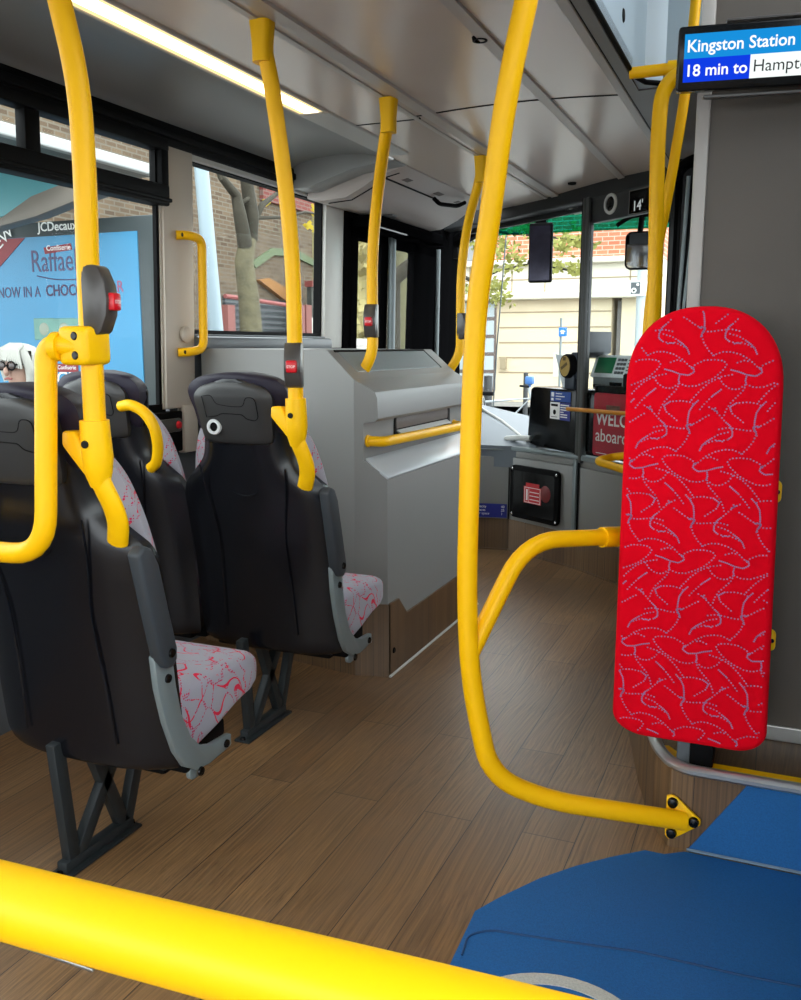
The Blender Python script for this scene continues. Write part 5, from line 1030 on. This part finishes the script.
a, b = F(612, 402), F(622, 300); bm = B(); box(bm, a.x, b.x, YF + .3, YF + .5, ZG, b.z); obj('doorway', bm, mat('grey_doorway', osr(150, 148, 148), .5), sb)
a, b = F(501, 369), F(507, 357); bm = B(); box(bm, a.x, b.x, YF - .12, YF, a.z, b.z); obj('wall_box', bm, mat('beige_box', osr(176, 160, 130), .6), sb)
a, b = F(553, 377), F(588, 353); bm = B(); box(bm, a.x, a.x + .8, YF - .02, YF, a.z, b.z); obj('wall_panel', bm, STONE2, sb)
# tree in front of the stone building
t3 = thing('street_tree', 'leafy branch of a green tree hanging before the stone building', 'tree', (0, 0, 0)); XB = 13.0; G = lambda px, py, d=0: at(px, py, 'y', XB + d)
tb = G(420, 330); t3.location = (tb.x - .5, XB, ZG)
bm = B(); tube(bm, [Vector((tb.x - .5, XB, ZG)), Vector((tb.x - .45, XB, 2.2)), G(428, 250)], [.16, .13, .10], seg=10); obj('trunk', bm, BARKD, t3, 60)
BR = [[(428, 262), (450, 275), (462, 285)], [(425, 255), (470, 280), (485, 277), (500, 270), (528, 264)], [(430, 250), (460, 240), (500, 232), (560, 238), (580, 240)], [(484, 280), (478, 293), (500, 298)], [(528, 262), (560, 268), (575, 272)], [(425, 262), (440, 285), (455, 298)]]
bm = B(); spots = []
for P in BR:
    n = len(P); tube(bm, [G(*p) for p in P], [.035 - .025 * i / (n - 1) for i in range(n)], seg=6); spots += P[1:]
obj('branch', bm, BARKD, t3, 60)
bm = B()
CL = [(448, 268, 9), (452, 300, 7), (470, 290, 6), (500, 298, 8), (490, 232, 12), (510, 240, 14), (500, 250, 12), (515, 262, 9), (480, 240, 12), (465, 232, 12), (445, 240, 8), (572, 238, 10), (560, 246, 7), (575, 270, 6), (552, 268, 6), (495, 285, 5), (440, 275, 5), (530, 228, 8), (585, 244, 6)]
for (px, py, s) in CL:
    for k in range(60):
        c = G(px + random.gauss(0, s * .85), py + random.gauss(0, s * .6), random.uniform(-.5, .5)); sz = random.uniform(.030, .060)
        u = Vector((random.uniform(-1, 1), random.uniform(-.4, .4), random.uniform(-.6, .6))).normalized() * sz; v = Vector((-u.z, .3 * sz, u.x)) * .55; quad(bm, [c - u, c + v, c + u, c - v])
obj('leaves', bm, LEAFG, t3)
# street furniture
ss = thing('street_sign', 'small blue street sign on a thin grey pole before the stone building', 'sign', at(560, 345, 'y', 18)); p = at(561, 330, 'y', 18); ss.location = (p.x, 18, ZG)
bm = B(); tube(bm, [(p.x, 18, ZG), (p.x, 18, at(561, 318, 'y', 18).z)], .025, seg=8); obj('pole', bm, STEEL, ss, 40)
a, b = at(558.5, 336.5, 'y', 17.95), at(567, 327.5, 'y', 17.95); bm = B(); box(bm, a.x, b.x, 17.94, 17.97, a.z, b.z, .01); pl_ = obj('plate', bm, mat('sign_blue', osr(40, 128, 216), .5), ss)
bm = B(); box(bm, a.x + .05, a.x + .11, 17.935, 17.942, a.z + .05, b.z - .05); box(bm, a.x + .03, b.x - .03, 17.935, 17.942, a.z + .09, a.z + .11); obj('plate_mark', bm, WHITE, pl_)
cs_ = thing('camera_sign', 'white traffic camera sign on a pale post beyond the driver mirror', 'sign', (0, 0, 0)); Yc = 15.0; p = at(641, 300, 'y', Yc); cs_.location = (p.x, Yc, ZG)
bm = B(); tube(bm, [(p.x, Yc, ZG), (p.x, Yc, at(640, 240, 'y', Yc).z)], .075, seg=12); obj('post', bm, mat('pale_sign_post', osr(200, 208, 212), .5), cs_, 40)
a, b = at(628, 296, 'y', Yc - .1), at(656, 280, 'y', Yc - .1); bm = B(); prism(bm, rrect(b.x - a.x, b.z - a.z, .03, 3, (a.x + b.x) / 2, (a.z + b.z) / 2), 'y', Yc - .11, Yc - .09); pl_ = obj('plate', bm, WHITE, cs_)
bm = B(); c, d = at(630.5, 294, 'y', Yc - .115), at(640.5, 282, 'y', Yc - .115); box(bm, c.x, d.x, Yc - .116, Yc - .11, c.z, d.z, .002); ic = obj('camera_symbol', bm, mat('sign_grey', osr(96, 100, 104), .5), pl_)
bm = B(); e = at(633.8, 290.5, 'y', Yc - .118); lathe(bm, [(.02, 0), (.02, .004), (.042, .004), (.042, 0)], axes(e, (1, 0, 0), (0, 0, 1), (0, -1, 0)), 18); e = at(637.8, 284.5, 'y', Yc - .118); lathe(bm, [(0, .004), (.022, .004), (.022, 0)], axes(e, (1, 0, 0), (0, 0, 1), (0, -1, 0)), 14); obj('lens_symbol', bm, WHITE, ic)
# bollards, bicycle, cyclist-blue parking meter
for (px, yt, r, lab) in ((488, 375, .09, 'dark grey bollard in front of the brown window of the stone building'), (525.5, 372, .05, 'slim dark bollard beside the parked bicycle ahead')):
    b = at(px, 395, 'y', 18); zt_ = at(px, yt, 'y', 18).z; bm = B(); lathe(bm, [(0, zt_ - ZG), (r, zt_ - ZG - .02), (r, .1), (r * 1.2, .1), (r * 1.2, 0)], Matrix.Translation((b.x, 18, ZG)), 14); single('bollard', bm, PANELD, lab, 'bollard', smooth=40)
bk = thing('bicycle', 'parked bicycle with blue box seen through the windscreen above the dashboard', 'bicycle', (0, 0, 0)); Yb = 11.0; cb = at(505, 410, 'y', Yb); bk.location = (cb.x, Yb, ZG)
BST = mat('pale_bike_metal', osr(190, 196, 200), .4); zc = ZG + .34
for dx in (-.50, .50):
    bm = B(); tube(bm, [(cb.x + dx + .33 * math.cos(R(a)), Yb, zc + .33 * math.sin(R(a))) for a in range(0, 360, 12)], .018, seg=8, closed=True); wh = obj('wheel', bm, PANELD, bk, 60)
    bm = B()
    for a in range(0, 360, 30): tube(bm, [(cb.x + dx, Yb, zc), (cb.x + dx + .32 * math.cos(R(a)), Yb, zc + .32 * math.sin(R(a)))], .003, seg=4)
    obj('spokes', bm, BST, wh)
bm = B(); c0 = lambda dx, z: (cb.x + dx, Yb, ZG + z)
for P in ([c0(-.5, .34), c0(-.15, .36), c0(-.28, .85), c0(-.5, .34)], [c0(-.15, .36), c0(.32, .86), c0(-.26, .80)], [c0(.5, .34), c0(.34, .82), c0(.30, 1.0)]): tube(bm, P, .018, seg=8)
obj('frame', bm, BST, bk, 50)
bm = B(); tube(bm, [(cb.x + .26, Yb - .25, ZG + 1.02), (cb.x + .30, Yb, ZG + 1.0), (cb.x + .26, Yb + .25, ZG + 1.02)], .014, seg=8); obj('handlebar', bm, BLK, bk, 50)
bm = B(); prism(bm, [(-.14, -.06), (.13, -.03), (.13, .03), (-.14, .06)], 'z', ZG + .88, ZG + .93, .01, M=Matrix.Translation((cb.x - .28, Yb, 0))); obj('saddle', bm, BLK, bk, 40)
a, b = at(511, 391, 'y', Yb - .2), at(518, 381, 'y', Yb - .2); bm = B(); box(bm, cb.x + .26, cb.x + .36, Yb - .06, Yb + .06, ZG + 1.03, ZG + 1.13, .02); tube(bm, [(cb.x + .31, Yb, ZG + 1.0), (cb.x + .31, Yb, ZG + 1.05)], .02, seg=8); obj('front_box', bm, mat('blue_box', osr(70, 120, 186), .5), bk, 40)
